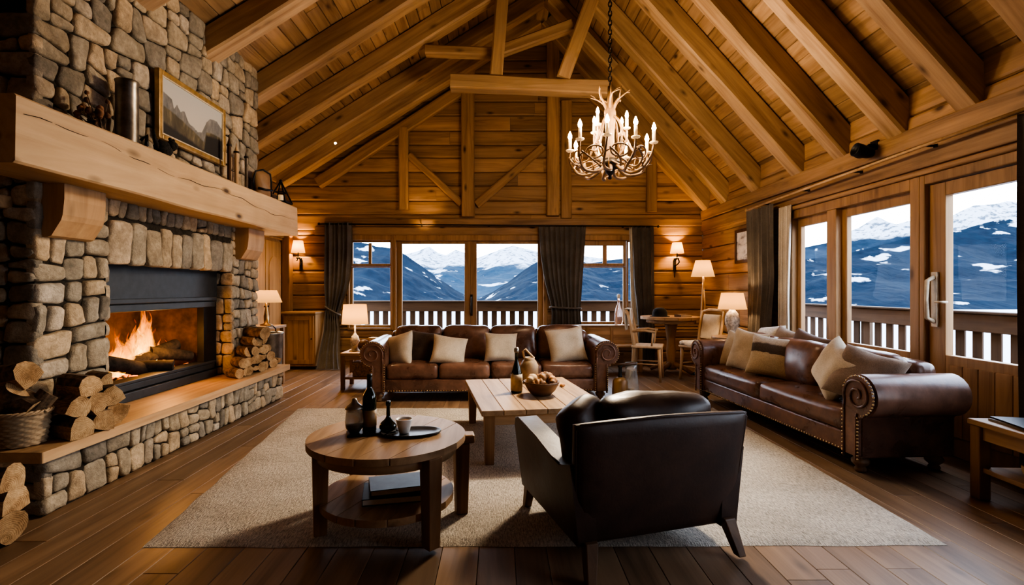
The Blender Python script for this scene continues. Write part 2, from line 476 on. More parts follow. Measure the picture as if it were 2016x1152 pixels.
M_breadlt = plain('bread_crumb', (.72, .50, .28), .7, var=.3, sc=12, bump=.3)
M_bowl = wood('bowl_walnut', (.075, .038, .018), (.22, .125, .065), 0, .45, isl=.03, knots=0)
M_snowball = plain('snow', (.86, .89, .94), .9, var=.05)
# ------------------------------------------------------------------ the room
XR, XL, YB, YF = 3.5, -3.74, 8.8, -1.6        # wall faces: right, left, back, behind the camera
RX, RZ = .69, 5.75                            # ridge (under side of the rafters)
SL, SR = .62, 1.12
def zl(x): return RZ-SL*(RX-x)
def zr(x): return RZ-SR*(x-RX)
ROOFL, ROOFR = .295, .375                     # vertical rafter depth
# floor boards
mb = MB(); x = XL-.1
while x < XR+.1:
    w = random.uniform(.15, .19); y = YF-random.uniform(0, 1.5)
    while y < YB+.1:
        L = random.uniform(1.4, 2.6); y1 = min(y+L, YB+.12)
        mb.bb(x+.0012, x+w-.0012, y+.001, y1-.001, -.03, 0)
        y += L
    x += w
floor = struct(mb.build('floor', M_floor, bevel=.0018, seg=1))
mb = MB(); mb.bb(XL-.2, XR+.2, YF-1.6, YB+.2, -.12, -.031); struct(mb.build('floor_base', M_dkwood))
# ceiling boards on both slopes, running along the room
mb = MB()
def slope_boards(side):
    s = 0; x_end = XL-.25 if side < 0 else XR+.3
    run = abs(x_end-RX); k = SL if side < 0 else SR; off = ROOFL if side < 0 else ROOFR
    while s < run:
        dx = random.uniform(.135, .165)*(1.0 if side < 0 else .80)
        a = RX+side*s; b = RX+side*min(run, s+dx-.007)
        za = RZ+off-k*abs(a-RX); zb = RZ+off-k*abs(b-RX)
        y = YF-.2-random.uniform(0, 1.5)
        while y < YB+.15:
            L = random.uniform(1.6, 3.2); y1 = min(y+L, YB+.15)
            j = random.uniform(0, .009)
            P = [(a, y, za+j), (b, y, zb+j), (b, y1-.003, zb+j), (a, y1-.003, za+j)]
            Q = [(p[0], p[1], p[2]+.03) for p in P]
            if side > 0: mb.hexa(P, Q)
            else: mb.hexa([P[1], P[0], P[3], P[2]], [Q[1], Q[0], Q[3], Q[2]])
            y += L
        s += dx
slope_boards(-1); slope_boards(1)
struct(mb.build('ceiling', M_ceil, bevel=.004, seg=1))
mb = MB()
for sd, k, off, xe in ((-1, SL, ROOFL, XL-.3), (1, SR, ROOFR, XR+.35)):
    a = (RX, RZ+off+.035); b = (xe, RZ+off+.035-k*abs(xe-RX))
    P = [(a[0], YF-.3, a[1]), (b[0], YF-.3, b[1]), (b[0], YB+.2, b[1]), (a[0], YB+.2, a[1])]
    mb.hexa(P, [(p[0], p[1], p[2]+.1) for p in P])
struct(mb.build('ceiling_roof_deck', M_dkwood))
# log board walls
def log_wall(name, mat, u0, u1, ztop, openings, to3, zs=None, bevel=.022, hb=(.21, .27), seed=1, base_th=.12):
    """horizontal boards with rounded edges; openings (u0,u1,z0,z1); to3(u, d, z): d is depth into the wall"""
    rnd = random.Random(seed); mb = MB(); z = 0
    zmax = max(ztop(u0+(u1-u0)*i/40) for i in range(41))
    rows = []
    while z < zmax:
        h = rnd.uniform(*hb); rows.append((z, z+h)); z += h
    cuts = sorted({o[2] for o in openings} | {o[3] for o in openings})
    rows2 = []
    for a, b in rows:
        pts = [a]+[c for c in cuts if a+.02 < c < b-.02]+[b]
        rows2 += list(zip(pts, pts[1:]))
    for a, b in rows2:
        m = (a+b)/2
        N = 240; us = [u0+(u1-u0)*i/N for i in range(N+1)]
        ok = [u for u in us if ztop(u) > a+.01]
        if not ok: continue
        segs = [(max(u0, ok[0]-.03), min(u1, ok[-1]+.03))]
        for o in openings:
            if o[2] < m < o[3]:
                ns = []
                for s0, s1 in segs:
                    if o[1] <= s0 or o[0] >= s1: ns.append((s0, s1)); continue
                    if o[0] > s0: ns.append((s0, o[0]))
                    if o[1] < s1: ns.append((o[1], s1))
                segs = ns
        for s0, s1 in segs:
            c = [s0]
            if s1-s0 > 2.6:
                c.append(s0+rnd.uniform(.35, .65)*(s1-s0))
            c.append(s1)
            for p, q in zip(c, c[1:]):
                d = rnd.uniform(-.006, .008); e = .02; g = .004
                prof = [(0, a+g), (0, b-g)]
                pr = [(base_th, a), (base_th, b), (d+.022, b-.002), (d+.006, b-.012), (d, b-.03), (d, a+.03), (d+.006, a+.012), (d+.022, a+.002)]
                n = len(pr)
                vs = [to3(p+.001, dd, zz) for dd, zz in pr]+[to3(q-.001, dd, zz) for dd, zz in pr]
                fs = [(i, (i+1) % n, n+(i+1) % n, n+i) for i in range(n)]+[tuple(range(n-1, -1, -1)), tuple(range(n, 2*n))]
                mb.add(vs, fs)
    o = mb.build(name, mat)
    b = bmesh.new(); b.from_mesh(o.data); bmesh.ops.recalc_face_normals(b, faces=b.faces); b.to_mesh(o.data); b.free()
    return struct(o)
def rooftop(x): return min(zl(x)+ROOFL, zr(x)+ROOFR)
def bx(px): return X_(px, YB)
def bz(py): return Z_(py, YB)
# back wall: window 1, double door, window 2
BW1 = (bx(684), bx(774), bz(650), bz(463)); BD = (bx(774), bx(1078), 0.0, bz(463)); BW2 = (bx(1092), bx(1252), bz(644), bz(463))
log_wall('wall_back', M_wallX, XL, XR, rooftop, [BW1, BD, BW2], lambda u, d, z: (u, YB+d, z), seed=3)
# right wall, openings given in depth
RW_Z = 2.24
RW3 = (4.22, 6.16, .62, RW_Z); RD2 = (3.12, 4.22, 0.0, RW_Z); RW4 = (.5, 2.5, .3, RW_Z)
log_wall('wall_right', M_wallY, YF, YB+.1, lambda u: zr(XR)+ROOFR+.02, [RW3, RD2, RW4], lambda u, d, z: (XR+d, u, z), seed=5)
log_wall('wall_left', M_wallY, YF, YB+.1, lambda u: zl(XL)+ROOFL+.02, [], lambda u, d, z: (XL-d, u, z), seed=8)
log_wall('wall_front', M_wallX, XL, XR, rooftop, [], lambda u, d, z: (u, YF-d, z), seed=9)
# trims over the openings
mb = MB(); mb.bb(bx(640), bx(1383), YB-.05, YB+.02, bz(446), bz(431)); struct(mb.build('trim_1', M_wallX, bevel=.012))
mb = MB(); mb.bb(bx(620), bx(1383), YB-.025, YB+.02, bz(463), bz(447)); struct(mb.build('trim_2', M_wallX, bevel=.008))
mb = MB(); mb.bb(XR-.05, XR+.02, 2.7, 6.2, RW_Z, RW_Z+.045); struct(mb.build('trim_3', M_wallY, bevel=.012))
mb = MB(); mb.bb(XR-.03, XR+.02, 2.2, YB, RW_Z+.06, RW_Z+.235); struct(mb.build('trim_4', M_wallY, bevel=.012))
mb = MB(); mb.bb(XR-.04, XR+.02, YF, YB, 2.49, 2.66); struct(mb.build('trim_5', M_wallY, bevel=.015))
mb = MB(); mb.bb(XR-.025, XR, YF, 3.1, 0, .1); mb.bb(XR-.025, XR, 4.25, YB, 0, .1); struct(mb.build('baseboard_right', M_wallY, bevel=.006))
mb = MB(); mb.bb(XL, BD[0]-.06, YB-.025, YB, 0, .1); struct(mb.build('baseboard_back', M_wallX, bevel=.006))
# ------------------------------------------------------------------ rafters and truss
LEFT_D = [3.0, 4.05, 5.0, 6.05, 7.0, 7.95, 8.6]
RIGHT_D = [2.5, 3.1, 3.78, 4.46, 5.19, 5.95, 6.93, 7.9, 8.6]
def rafter(side, D, w=.2):
    if side < 0:
        xe = XL+.02; n = Vector((-SL, 0, 1)).normalized(); e0 = Vector((RX, D, RZ)); e1 = Vector((xe, D, zl(xe)))
    else:
        xe = XR-.01; n = Vector((SR, 0, 1)).normalized(); e0 = Vector((RX, D, RZ)); e1 = Vector((xe, D, zr(xe)))
    o = beam('rafter', e0+n*.125, e1+n*.125, w, .25, M_beam, seed=D*3+side, up=n)
    struct(o)
for D in LEFT_D: rafter(-1, D, .22)
for D in RIGHT_D: rafter(1, D, .2)
struct(beam('ridge_beam', (RX, YF, RZ+.2), (RX, YB, RZ+.2), .2, .3, M_beam, seed=2))
TD = 6.9
# truss: tie beam, two leaning posts, angled collar pieces
zt = Z_(170, TD)
struct(beam('truss_tie_beam', (X_(888, TD), TD, Z_(164, TD)), (X_(1196, TD), TD, Z_(176, TD)), .22, .19, M_beam, seed=41))
struct(beam('truss_post', (X_(976, TD), TD-.02, Z_(152, TD)), (X_(992, TD), TD-.02, Z_(-45, TD)), .17, .17, M_beam, seed=42, up=(0, 1, 0)))
struct(beam('truss_post', (X_(1108, TD), TD-.02, Z_(158, TD)), (X_(1163, TD), TD-.02, Z_(5, TD)), .18, .19, M_beam, seed=43, up=(0, 1, 0)))
struct(beam('truss_collar', (X_(985, TD), TD+.12, Z_(93, TD)), (X_(1128, TD), TD+.12, Z_(42, TD)), .16, .15, M_beam, seed=44))
struct(beam('truss_collar', (X_(836, TD), TD+.12, Z_(92, TD)), (X_(985, TD), TD+.12, Z_(98, TD)), .16, .13, M_beam, seed=45))
struct(beam('truss_brace', (X_(1085, TD+.5), TD+.5, Z_(0, TD+.5)), (X_(1210, TD+.5), TD+.5, Z_(135, TD+.5)), .14, .15, M_beam, seed=46))
# timbers on the gable
def gable(name, p, q, w, d, seed):
    struct(beam(name, (bx(p[0]), YB-d/2+.005, bz(p[1])), (bx(q[0]), YB-d/2+.005, bz(q[1])), d, w, M_beamdk, seed=seed) if abs(p[0]-q[0]) > 6 else
           beam(name, (bx(p[0]), YB-d/2+.005, bz(p[1])), (bx(q[0]), YB-d/2+.005, bz(q[1])), w, d, M_beamdk, seed=seed, up=(0, 1, 0)))
gable('gable_post', (922, 428), (922, 60), .22, .14, 51)
gable('gable_post', (1088, 426), (1088, 70), .21, .14, 52)
gable('gable_post', (1114, 430), (1114, 200), .19, .06, 53)
gable('gable_post', (796, 414), (796, 255), .165, .12, 54)
gable('gable_post', (1281, 418), (1281, 250), .165, .12, 55)
gable('gable_brace', (806, 306), (909, 402), .115, .07, 56)
gable('gable_brace', (938, 404), (1070, 290), .135, .08, 57)
gable('gable_brace', (628, 362), (912, 178), .20, .12, 58)
gable('gable_brace', (1390, 406), (1150, 175), .19, .12, 59)
# ------------------------------------------------------------------ windows and doors (local x along the wall, y outward)
def sash(parent, name, x0, x1, z0, z1, w, mat=M_frame, y0=.045, y1=.095, wb=None, wt=None, muntins=(), pane=True):
    mb = MB(); ring(mb, x0, x1, z0, z1, w, y0, y1, wb, wt)
    for m in muntins: mb.bb(*m[:2], y0+.005, y1-.005, *m[2:])
    f = mb.build(name, mat, parent, bevel=.006)
    if pane:
        mb = MB(); mb.bb(x0+w*.8, x1-w*.8, .066, .072, z0+(wb or w)*.8, z1-(wt or w)*.8)
        mb.build('pane', M_glass, f)
    return f
def casing(parent, x0, x1, z0, z1, w=.05, head=.09):
    mb = MB(); mb.bb(x0, x0+w, -.02, .14, z0, z1); mb.bb(x1-w, x1, -.02, .14, z0, z1)
    mb.bb(x0+w, x1-w, -.02, .14, z1-head, z1); mb.bb(x0+w, x1-w, -.03, .14, z0, z0+.04)
    return mb.build('frame', M_frame, parent, bevel=.008)
def opening(name, loc, rz):
    o = bpy.data.objects.new(name, None); C.objects.link(o); o.location = loc; o.rotation_euler = (0, 0, rz); o['kind'] = 'structure'; return o
# back window 1
w1 = opening('window_1', (0, YB, 0), 0); casing(w1, BW1[0], BW1[1], BW1[2], BW1[3], .035)
zt0, zt1 = bz(524), bz(478)
sash(w1, 'transom_sash', BW1[0]+.035, BW1[1]-.02, zt0, zt1+.055, .045, muntins=[(bx(724), bx(730), zt0, zt1)])
sash(w1, 'casement_sash', BW1[0]+.035, BW1[1]-.02, BW1[2]+.04, zt0-.004, .045, wt=.02)
# back double door
d1 = opening('door_1', (0, YB, 0), 0)
mb = MB(); mb.bb(BD[0], bx(780), -.02, .14, 0, BD[3]); mb.bb(bx(1070), BD[1], -.02, .14, 0, BD[3]); mb.bb(bx(780), bx(1070), -.02, .14, bz(474), BD[3]); mb.build('frame', M_frame, d1, bevel=.008)
for a, b in ((778.5, 926.2), (926.3, 1071)):
    lf = sash(d1, 'leaf', bx(a), bx(b), .002, bz(472), bx(12)-bx(0), wb=.62, wt=.07, pane=True)
h = MB(); h.tube([(bx(928), .03, bz(585)), (bx(928), -.02, bz(585)), (bx(928), -.03, bz(590)), (bx(928), -.03, bz(612)), (bx(928), .0, bz(618))], .011, 8)
h.bb(bx(925.6), bx(930.4), .03, .046, bz(622), bz(580)); h.build('handle', M_iron, d1)
# back window 2
w2 = opening('window_2', (0, YB, 0), 0); casing(w2, BW2[0], BW2[1], BW2[2], BW2[3], .05)
sash(w2, 'transom_sash', BW2[0]+.05, bx(1234), bz(524), bz(480)+.06, .05, wt=.09, muntins=[(bx(1188), bx(1196), bz(524), bz(480)), (bx(1138), bx(1146), bz(524), bz(480))])
sash(w2, 'casement_sash', BW2[0]+.05, bx(1234), BW2[2]+.04, bz(524)-.004, .05, wt=.02, wb=.05)
sash(w2, 'side_sash', bx(1235), BW2[1]-.03, BW2[2]+.04, bz(480)+.06, .03)
# right window 3 (u = -depth)
w3 = opening('window_3', (XR, 0, 0), -PI/2)
casing(w3, -RW3[1], -RW3[0], RW3[2], RW3[3], .10, .10)
sash(w3, 'side_sash', -6.06, -5.42, RW3[2]+.04, 2.15, .07, wb=.10, wt=.11)
mb = MB(); mb.bb(-5.42, -5.27, -.02, .12, RW3[2]+.04, 2.14); mb.build('post', M_frame, w3, bevel=.008)
sash(w3, 'main_sash', -5.27, -4.32, RW3[2]+.04, 2.15, .075, wb=.10, wt=.105)
# right door 2
d2 = opening('door_2', (XR, 0, 0), -PI/2)
mb = MB(); mb.bb(-4.22, -4.17, -.02, .14, 0, RW_Z); mb.bb(-3.17, -3.12, -.02, .14, 0, RW_Z); mb.bb(-4.17, -3.17, -.02, .14, 2.16, RW_Z); mb.build('frame', M_frame, d2, bevel=.008)
lf = sash(d2, 'leaf', -4.172, -3.168, .002, 2.155, .155, y0=.02, y1=.085, wb=.78, wt=.11)
mb = MB()
for i in range(5):
    a = -3.985+i*.127; mb.bb(a+.002, a+.125, .008, .03, .16, .71)
mb.build('panel', M_frame, lf, bevel=.005)
h = MB(); h.tube([(-4.10, -.0, 1.04), (-4.10, -.055, 1.07), (-4.10, -.062, 1.22), (-4.10, -.055, 1.37), (-4.10, -.0, 1.40)], [.018, .017, .014, .017, .018], 10)
h.bb(-4.125, -4.075, -.002, .02, 1.0, 1.44); h.tube([(-4.0, .02, 1.2), (-4.0, -.03, 1.2), (-4.05, -.035, 1.2)], .009, 8)
h.build('handle', plain('handle_bone', (.55, .46, .34), .45), d2)
# unseen right window 4, added beside the camera to let in more daylight
w4 = opening('window_4_added', (XR, 0, 0), -PI/2)
casing(w4, -RW4[1], -RW4[0], RW4[2], RW4[3], .10, .10)
sash(w4, 'sash', -2.4, -1.5, RW4[2]+.04, 2.13, .075); sash(w4, 'sash', -1.5, -.6, RW4[2]+.04, 2.13, .075)
# ------------------------------------------------------------------ balcony and mountains
mb = MB(); mb.bb(XL-1, 5.6, YB+.2, 10.6, -.16, -.04); mb.bb(XR+.25, 5.6, -2, YB+.2, -.16, -.04); struct(mb.build('terrace_deck', M_railh))
def railing(name, label, L, n, loc, rz):
    t = thing(name, label, 'railing', loc, rz)
    mb = MB(); mb.bb(-L/2, L/2, -.025, .025, .90, 1.085); mb.build('top_board', M_railh, t, bevel=.008)
    mb = MB(); mb.bb(-L/2, L/2, -.06, .06, 1.087, 1.115); mb.build('handrail', M_railh, t, bevel=.008)
    mb = MB(); mb.bb(-L/2, L/2, -.03, .03, .05, .14); mb.build('bottom_rail', M_railh, t, bevel=.008)
    p = None
    for i in range(n):
        if p is None:
            mb = MB(); mb.bb(-.055, .055, -.012, .012, .0, .80); p = mb.build('baluster', M_rail, t, bevel=.006); o = p
        else:
            o = p.copy(); C.objects.link(o)
        o.location = (-L/2+(i+.5)*L/n, .035, .105)
    for i in range(4):
        mb = MB(); mb.bb(-.05, .05, -.05, .05, -.02, 1.08); q = mb.build('post', M_rail, t, bevel=.008); q.location = (-L/2+.05+i*(L-.1)/3, .09, 0)
    return t
railing('balcony_railing', 'wooden picket railing of the balcony beyond the curtained back windows', 8.4, 46, (.7, 10.2, -.04), 0)
railing('balcony_railing', 'wooden picket railing of the balcony beyond the large side windows', 9.6, 48, (4.95, 5.4, -.04), -PI/2)
def mountain_mat(name, forest_d, forest_l, snow, bare, hz, patch, soft, sc=.004):
    """snow above hz metres, forest with snow clearings below"""
    t = NT(name)
    v = t.mapping([1]*3); n1 = t.noise(v, sc, 6, .6); n2 = t.noise(v, sc*9, 5, .65); n3 = t.noise(v, sc*2.2, 5, .55)
    fo = t.mix(t.ramp(n2, [(.35, forest_d), (.7, forest_l)]), bare, t.ramp(n1, [(.45, 0.0), (.75, .6)]))
    fo = t.mix(fo, snow, t.ramp(n3, [(patch, 0.0), (patch+.03, 1.0)]))
    ro = t.mix(snow, bare, t.ramp(n2, [(.50, 0.0), (.60, .85)]))
    tc = t.new('ShaderNodeTexCoord'); sx = t.new('ShaderNodeSeparateXYZ'); t.link(tc.outputs['Object'], sx.inputs[0])
    ad = t.new('ShaderNodeMath', operation='MULTIPLY_ADD'); t.link(n1, ad.inputs[0]); ad.inputs[1].default_value = soft; t.link(sx.outputs['Z'], ad.inputs[2])
    mr = t.new('ShaderNodeMapRange'); t.link(ad.outputs[0], mr.inputs[0]); mr.inputs[1].default_value = hz+soft*.5-soft*.06; mr.inputs[2].default_value = hz+soft*.5+soft*.06
    c = t.mix(fo, ro, mr.outputs[0])
    return t.done(c, .95, Specular_IOR_Level=.05)
def ridge(name, pts, Y, depth, zbase, mat, amp, rough, seed, step=2.5, rows=46):
    px0, px1 = pts[0][0], pts[-1][0]; n = int((px1-px0)/step); vs = []; fs = []
    for i in range(n+1):
        px = px0+(px1-px0)*i/n; top = Z_(interp(pts, px), Y)
        for j in range(rows+1):
            t = j/rows; y = Y-depth*t; x = X_(px, Y)+.0*t
            z = lerp(top, zbase, t**.82)
            q = Vector((x*rough, y*rough, seed*9.1))
            k = noise.hetero_terrain(q, .9, 2.1, 6, .6) if False else noise.fractal(q, .85, 2.1, 7)
            rg = 1-abs(noise.noise(q*1.7))*2
            env = .25+.75*min(1, t*5)
            z += (k*.55+rg*.45)*amp*env*(1-.55*t)
            vs.append((x, y, z))
    for i in range(n):
        for j in range(rows):
            a = i*(rows+1)+j; b = a+rows+1
            fs.append((a, a+1, b+1, b))
    mb = MB(); mb.add(vs, fs, 0, False); o = mb.build(name, mat); struct(o); return o
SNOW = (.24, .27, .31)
FD, FL = (.0015, .0058, .0130), (.0035, .0105, .0205)  # aerial haze painted into the forest colours as blue, also in the materials below
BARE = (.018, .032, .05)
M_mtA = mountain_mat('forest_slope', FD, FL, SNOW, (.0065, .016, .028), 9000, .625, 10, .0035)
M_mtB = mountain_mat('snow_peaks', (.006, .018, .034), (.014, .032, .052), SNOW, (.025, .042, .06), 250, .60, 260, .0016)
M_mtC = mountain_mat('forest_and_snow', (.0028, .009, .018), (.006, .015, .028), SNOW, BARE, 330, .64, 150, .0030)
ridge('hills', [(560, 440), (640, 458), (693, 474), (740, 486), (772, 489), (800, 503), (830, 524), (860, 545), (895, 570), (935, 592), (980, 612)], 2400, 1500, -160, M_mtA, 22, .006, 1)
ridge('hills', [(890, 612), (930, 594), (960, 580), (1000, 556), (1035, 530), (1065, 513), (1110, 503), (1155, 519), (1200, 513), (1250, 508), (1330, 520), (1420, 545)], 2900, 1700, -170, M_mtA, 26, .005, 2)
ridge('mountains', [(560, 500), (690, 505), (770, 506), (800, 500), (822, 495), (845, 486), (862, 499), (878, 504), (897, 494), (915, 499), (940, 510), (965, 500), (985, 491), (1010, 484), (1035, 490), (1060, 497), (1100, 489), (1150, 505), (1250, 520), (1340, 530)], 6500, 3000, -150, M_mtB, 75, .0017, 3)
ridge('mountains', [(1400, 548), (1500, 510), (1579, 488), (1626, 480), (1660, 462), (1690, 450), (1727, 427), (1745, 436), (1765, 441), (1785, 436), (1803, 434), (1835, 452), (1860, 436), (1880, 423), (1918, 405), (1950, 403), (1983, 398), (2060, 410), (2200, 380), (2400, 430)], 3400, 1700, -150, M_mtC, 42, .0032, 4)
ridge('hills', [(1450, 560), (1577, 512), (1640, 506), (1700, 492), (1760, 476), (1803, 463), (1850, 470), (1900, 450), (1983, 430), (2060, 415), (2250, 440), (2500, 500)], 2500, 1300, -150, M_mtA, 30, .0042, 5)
mb = MB(); mb.add([(-300, 10.8, -4.6), (190, 10.8, -4.6), (190, 150, -4.6), (-300, 150, -4.6)], [(0, 1, 2, 3)]); mb.add([(5.8, -80, -4.6), (190, -80, -4.6), (190, 10.8, -4.6), (5.8, 10.8, -4.6)], [(0, 1, 2, 3)])
struct(mb.build('ground_snow', plain('snowfield', (.32, .35, .40), .95, var=.04)))
mb = MB(); mb.add([(-6000, 150, -330), (6000, 150, -330), (6000, 9000, -330), (-6000, 9000, -330)], [(0, 1, 2, 3)]); struct(mb.build('ground_valley', M_mtA))
# ------------------------------------------------------------------ fireplace of rubble stone
def clip(poly, p, n):
    """keep the side of the line through p where (q-p).n <= 0"""
    out = []
    for a, b in zip(poly, poly[1:]+poly[:1]):
        da = (a[0]-p[0])*n[0]+(a[1]-p[1])*n[1]; db = (b[0]-p[0])*n[0]+(b[1]-p[1])*n[1]
        if da <= 0: out.append(a)
        if da*db < 0:
            t = da/(da-db); out.append((a[0]+(b[0]-a[0])*t, a[1]+(b[1]-a[1])*t))
    return out
def area(p): return .5*sum(a[0]*b[1]-b[0]*a[1] for a, b in zip(p, p[1:]+p[:1]))
def split_stones(poly, amin, amax, rnd, asp=1.15, tilt=.2):
    a = area(poly)
    us = [p[0] for p in poly]; vs = [p[1] for p in poly]
    du, dv = max(us)-min(us), max(vs)-min(vs)
    if a < rnd.uniform(amin, amax) and max(du, dv)/max(1e-4, min(du, dv)) < 2.3: return [poly]
    if a < amin*.6: return [poly]
    if du > dv*asp: n = (1, 0); c = min(us)+du*rnd.uniform(.36, .64); p = (c, min(vs)+dv*.5)
    else: n = (0, 1); c = min(vs)+dv*rnd.uniform(.38, .62); p = (min(us)+du*.5, c)
    t = rnd.uniform(-tilt, tilt); n = (n[0]*math.cos(t)-n[1]*math.sin(t), n[0]*math.sin(t)+n[1]*math.cos(t))
    A = clip(poly, p, n); B = clip(poly, p, (-n[0], -n[1]))
    out = []
    for q in (A, B):
        if len(q) > 2 and area(q) > 1e-4: out += split_stones(q, amin, amax, rnd, asp, tilt)
    return out
def stone_face(mb, poly, o, eu, ev, en, rnd, amin=.02, amax=.055, gap=.009, d=.035, asp=1.15, tilt=.2):
    o, eu, ev, en = map(Vector, (o, eu, ev, en))
    for s in split_stones(poly, amin, amax, rnd, asp, tilt):
        q = s
        g = gap*.62*rnd.uniform(.6, 1.3)
        for a, b in zip(s, s[1:]+s[:1]):
            ex, ey = b[0]-a[0], b[1]-a[1]; L = math.hypot(ex, ey)
            if L < 1e-5: continue
            n = (ey/L, -ex/L)
            q = clip(q, (a[0]-n[0]*g, a[1]-n[1]*g), n)
            if len(q) < 3: break
        if len(q) < 3 or area(q) < 4e-4: continue
        for it, k in ((0, .09), (1, .25)):
            r = []
            for a, b in zip(q, q[1:]+q[:1]):
                r.append((lerp(a[0], b[0], k), lerp(a[1], b[1], k))); r.append((lerp(a[0], b[0], 1-k), lerp(a[1], b[1], 1-k)))
            q = r
        # even out the outline
        P = []; tot = sum(math.hypot(b[0]-a[0], b[1]-a[1]) for a, b in zip(q, q[1:]+q[:1])); N = max(12, min(28, int(tot/.035)))
        step = tot/N; acc = 0; nxt = 0
        for a, b in zip(q, q[1:]+q[:1]):
            L = math.hypot(b[0]-a[0], b[1]-a[1])
            while nxt < acc+L-1e-9 and len(P) < N:
                t = (nxt-acc)/L; P.append((lerp(a[0], b[0], t), lerp(a[1], b[1], t))); nxt += step
            acc += L
        N = len(P)
        cx = sum(p[0] for p in P)/N; cy = sum(p[1] for p in P)/N
        dd = d*.62*rnd.uniform(.75, 1.3); sx, sy = rnd.uniform(-.12, .12), rnd.uniform(-.12, .12); sd = rnd.uniform(0, 99)
        size = math.sqrt(area(q)); vs = []; fs = []
        rings = [(0, -.03), (0, dd*.45), (min(.007, size*.05), dd*.80), (min(.018, size*.13), dd*.97), (size*.30, dd*1.03)]
        for ins, h in rings:
            for p in P:
                vx, vy = cx-p[0], cy-p[1]; L = math.hypot(vx, vy) or 1
                u, w = p[0]+vx/L*min(ins, L*.8), p[1]+vy/L*min(ins, L*.8)
                if h > 0: hh = h+((u-cx)*sx+(w-cy)*sy)*(h/dd)+noise.noise(Vector((u*14, w*14, sd)))*.009*(h/dd)
                else: hh = h
                jj = noise.noise_vector(Vector((u*20, w*20, sd)))*.006
                vs.append(o+eu*(u+jj.x)+ev*(w+jj.y)+en*hh)
        vs.append(o+eu*cx+ev*cy+en*dd*1.05)
        for r in range(len(rings)-1):
            for k in range(N):
                fs.append((r*N+k, r*N+(k+1) % N, (r+1)*N+(k+1) % N, (r+1)*N+k))
        b0 = (len(rings)-1)*N
        for k in range(N): fs.append((b0+k, b0+(k+1) % N, len(vs)-1))
        mb.add(vs, fs, 0, True)
def rect(u0, u1, v0, v1): return [(u0, v0), (u1, v0), (u1, v1), (u0, v1)]

FX = -2.86                       # stone face
Y0, Y1 = 3.09, 5.95              # near and far end of the chimney breast
O0, O1 = 3.68, 5.38              # fire opening
ZH, ZL = .40, 1.48               # hearth top, lintel
fp = thing('fireplace', 'large rubble stone fireplace with pine mantel beam and raised stone hearth', 'fireplace', (-3.2, 4.5, 0))
FO = Vector((3.2, -4.5, 0))
def fbuild(mb, name, mat, **k):
    return mb.build(name, mat, fp, loc=FO, **k)
ZT = zl(FX)+.02
# core
mb = MB()
mb.bb(XL+.02, FX, Y0+.03, O0, 0, 3.42); mb.bb(XL+.02, FX, O1, Y1-.01, 0, 3.42); mb.bb(XL+.02, FX, O0, O1, ZL+.02, 3.42)
mb.hexa([(XL+.02, Y0+.03, 3.42), (FX, Y0+.03, 3.42), (FX, Y1-.01, 3.42), (XL+.02, Y1-.01, 3.42)],
        [(XL+.02, Y0+.03, zl(XL)+ROOFL-.01), (FX, Y0+.03, zl(FX)+ROOFL-.01), (FX, Y1-.01, zl(FX)+ROOFL-.01), (XL+.02, Y1-.01, zl(XL)+ROOFL-.01)])
core = fbuild(mb, 'chimney_core', M_mortar)
rnd = random.Random(11)
mb = MB(); ex = ((FX, 0, 0), (0, 1, 0), (0, 0, 1), (1, 0, 0))
stone_face(mb, rect(Y0, O0+.0, ZH, 1.66), *ex, rnd, .022, .060, gap=.009, d=.05, asp=1.0, tilt=.13)
stone_face(mb, rect(O1-.0, Y1, ZH, 1.66), *ex, rnd, .012, .032, gap=.007, d=.045, asp=1.0, tilt=.16)
# flat arch of standing stones
y = O0
while y < O1-.01:
    w = min(rnd.uniform(.13, .24), O1-y)
    if O1-(y+w) < .1: w = O1-y
    t = rnd.uniform(.30, .36)
    stone_face(mb, rect(y, y+w, ZL, ZL+t), *ex, rnd, .5, .6, gap=.008, d=.05, tilt=.05)
    y += w
stone_face(mb, rect(O0, O1, ZL+.355, 1.98), *ex, rnd, .012, .03, gap=.008, d=.04)
stone_face(mb, rect(Y0, O0, 1.66, 1.98), *ex, rnd, .02, .05, gap=.009, d=.045)
stone_face(mb, rect(O1, Y1, 1.66, 1.98), *ex, rnd, .01, .03, gap=.008, d=.04)
stone_face(mb, rect(Y0, Y1, 1.98, ZT+ROOFL), *ex, rnd, .020, .080, gap=.008, d=.045, tilt=.24)
ez = ((0, Y0+.03, 0), (1, 0, 0), (0, 0, 1), (0, -1, 0))
stone_face(mb, rect(XL+.02, FX+.03, .0, 3.0), *ez, rnd, .02, .06, gap=.010, d=.045)
# reveals of the fire opening
stone_face(mb, rect(-3.06, FX+.03, ZH, ZL), (0, O1, 0), (1, 0, 0), (0, 0, 1), (0, -1, 0), rnd, .016, .035, gap=.007, d=.02, asp=.9, tilt=.08)
stone_face(mb, [(-FX-.03, ZH), (3.06, ZH), (3.06, ZL), (-FX-.03, ZL)], (0, O0, 0), (-1, 0, 0), (0, 0, 1), (0, 1, 0), rnd, .02, .04, gap=.007, d=.02)
fbuild(mb, 'stone_facing', M_stone)
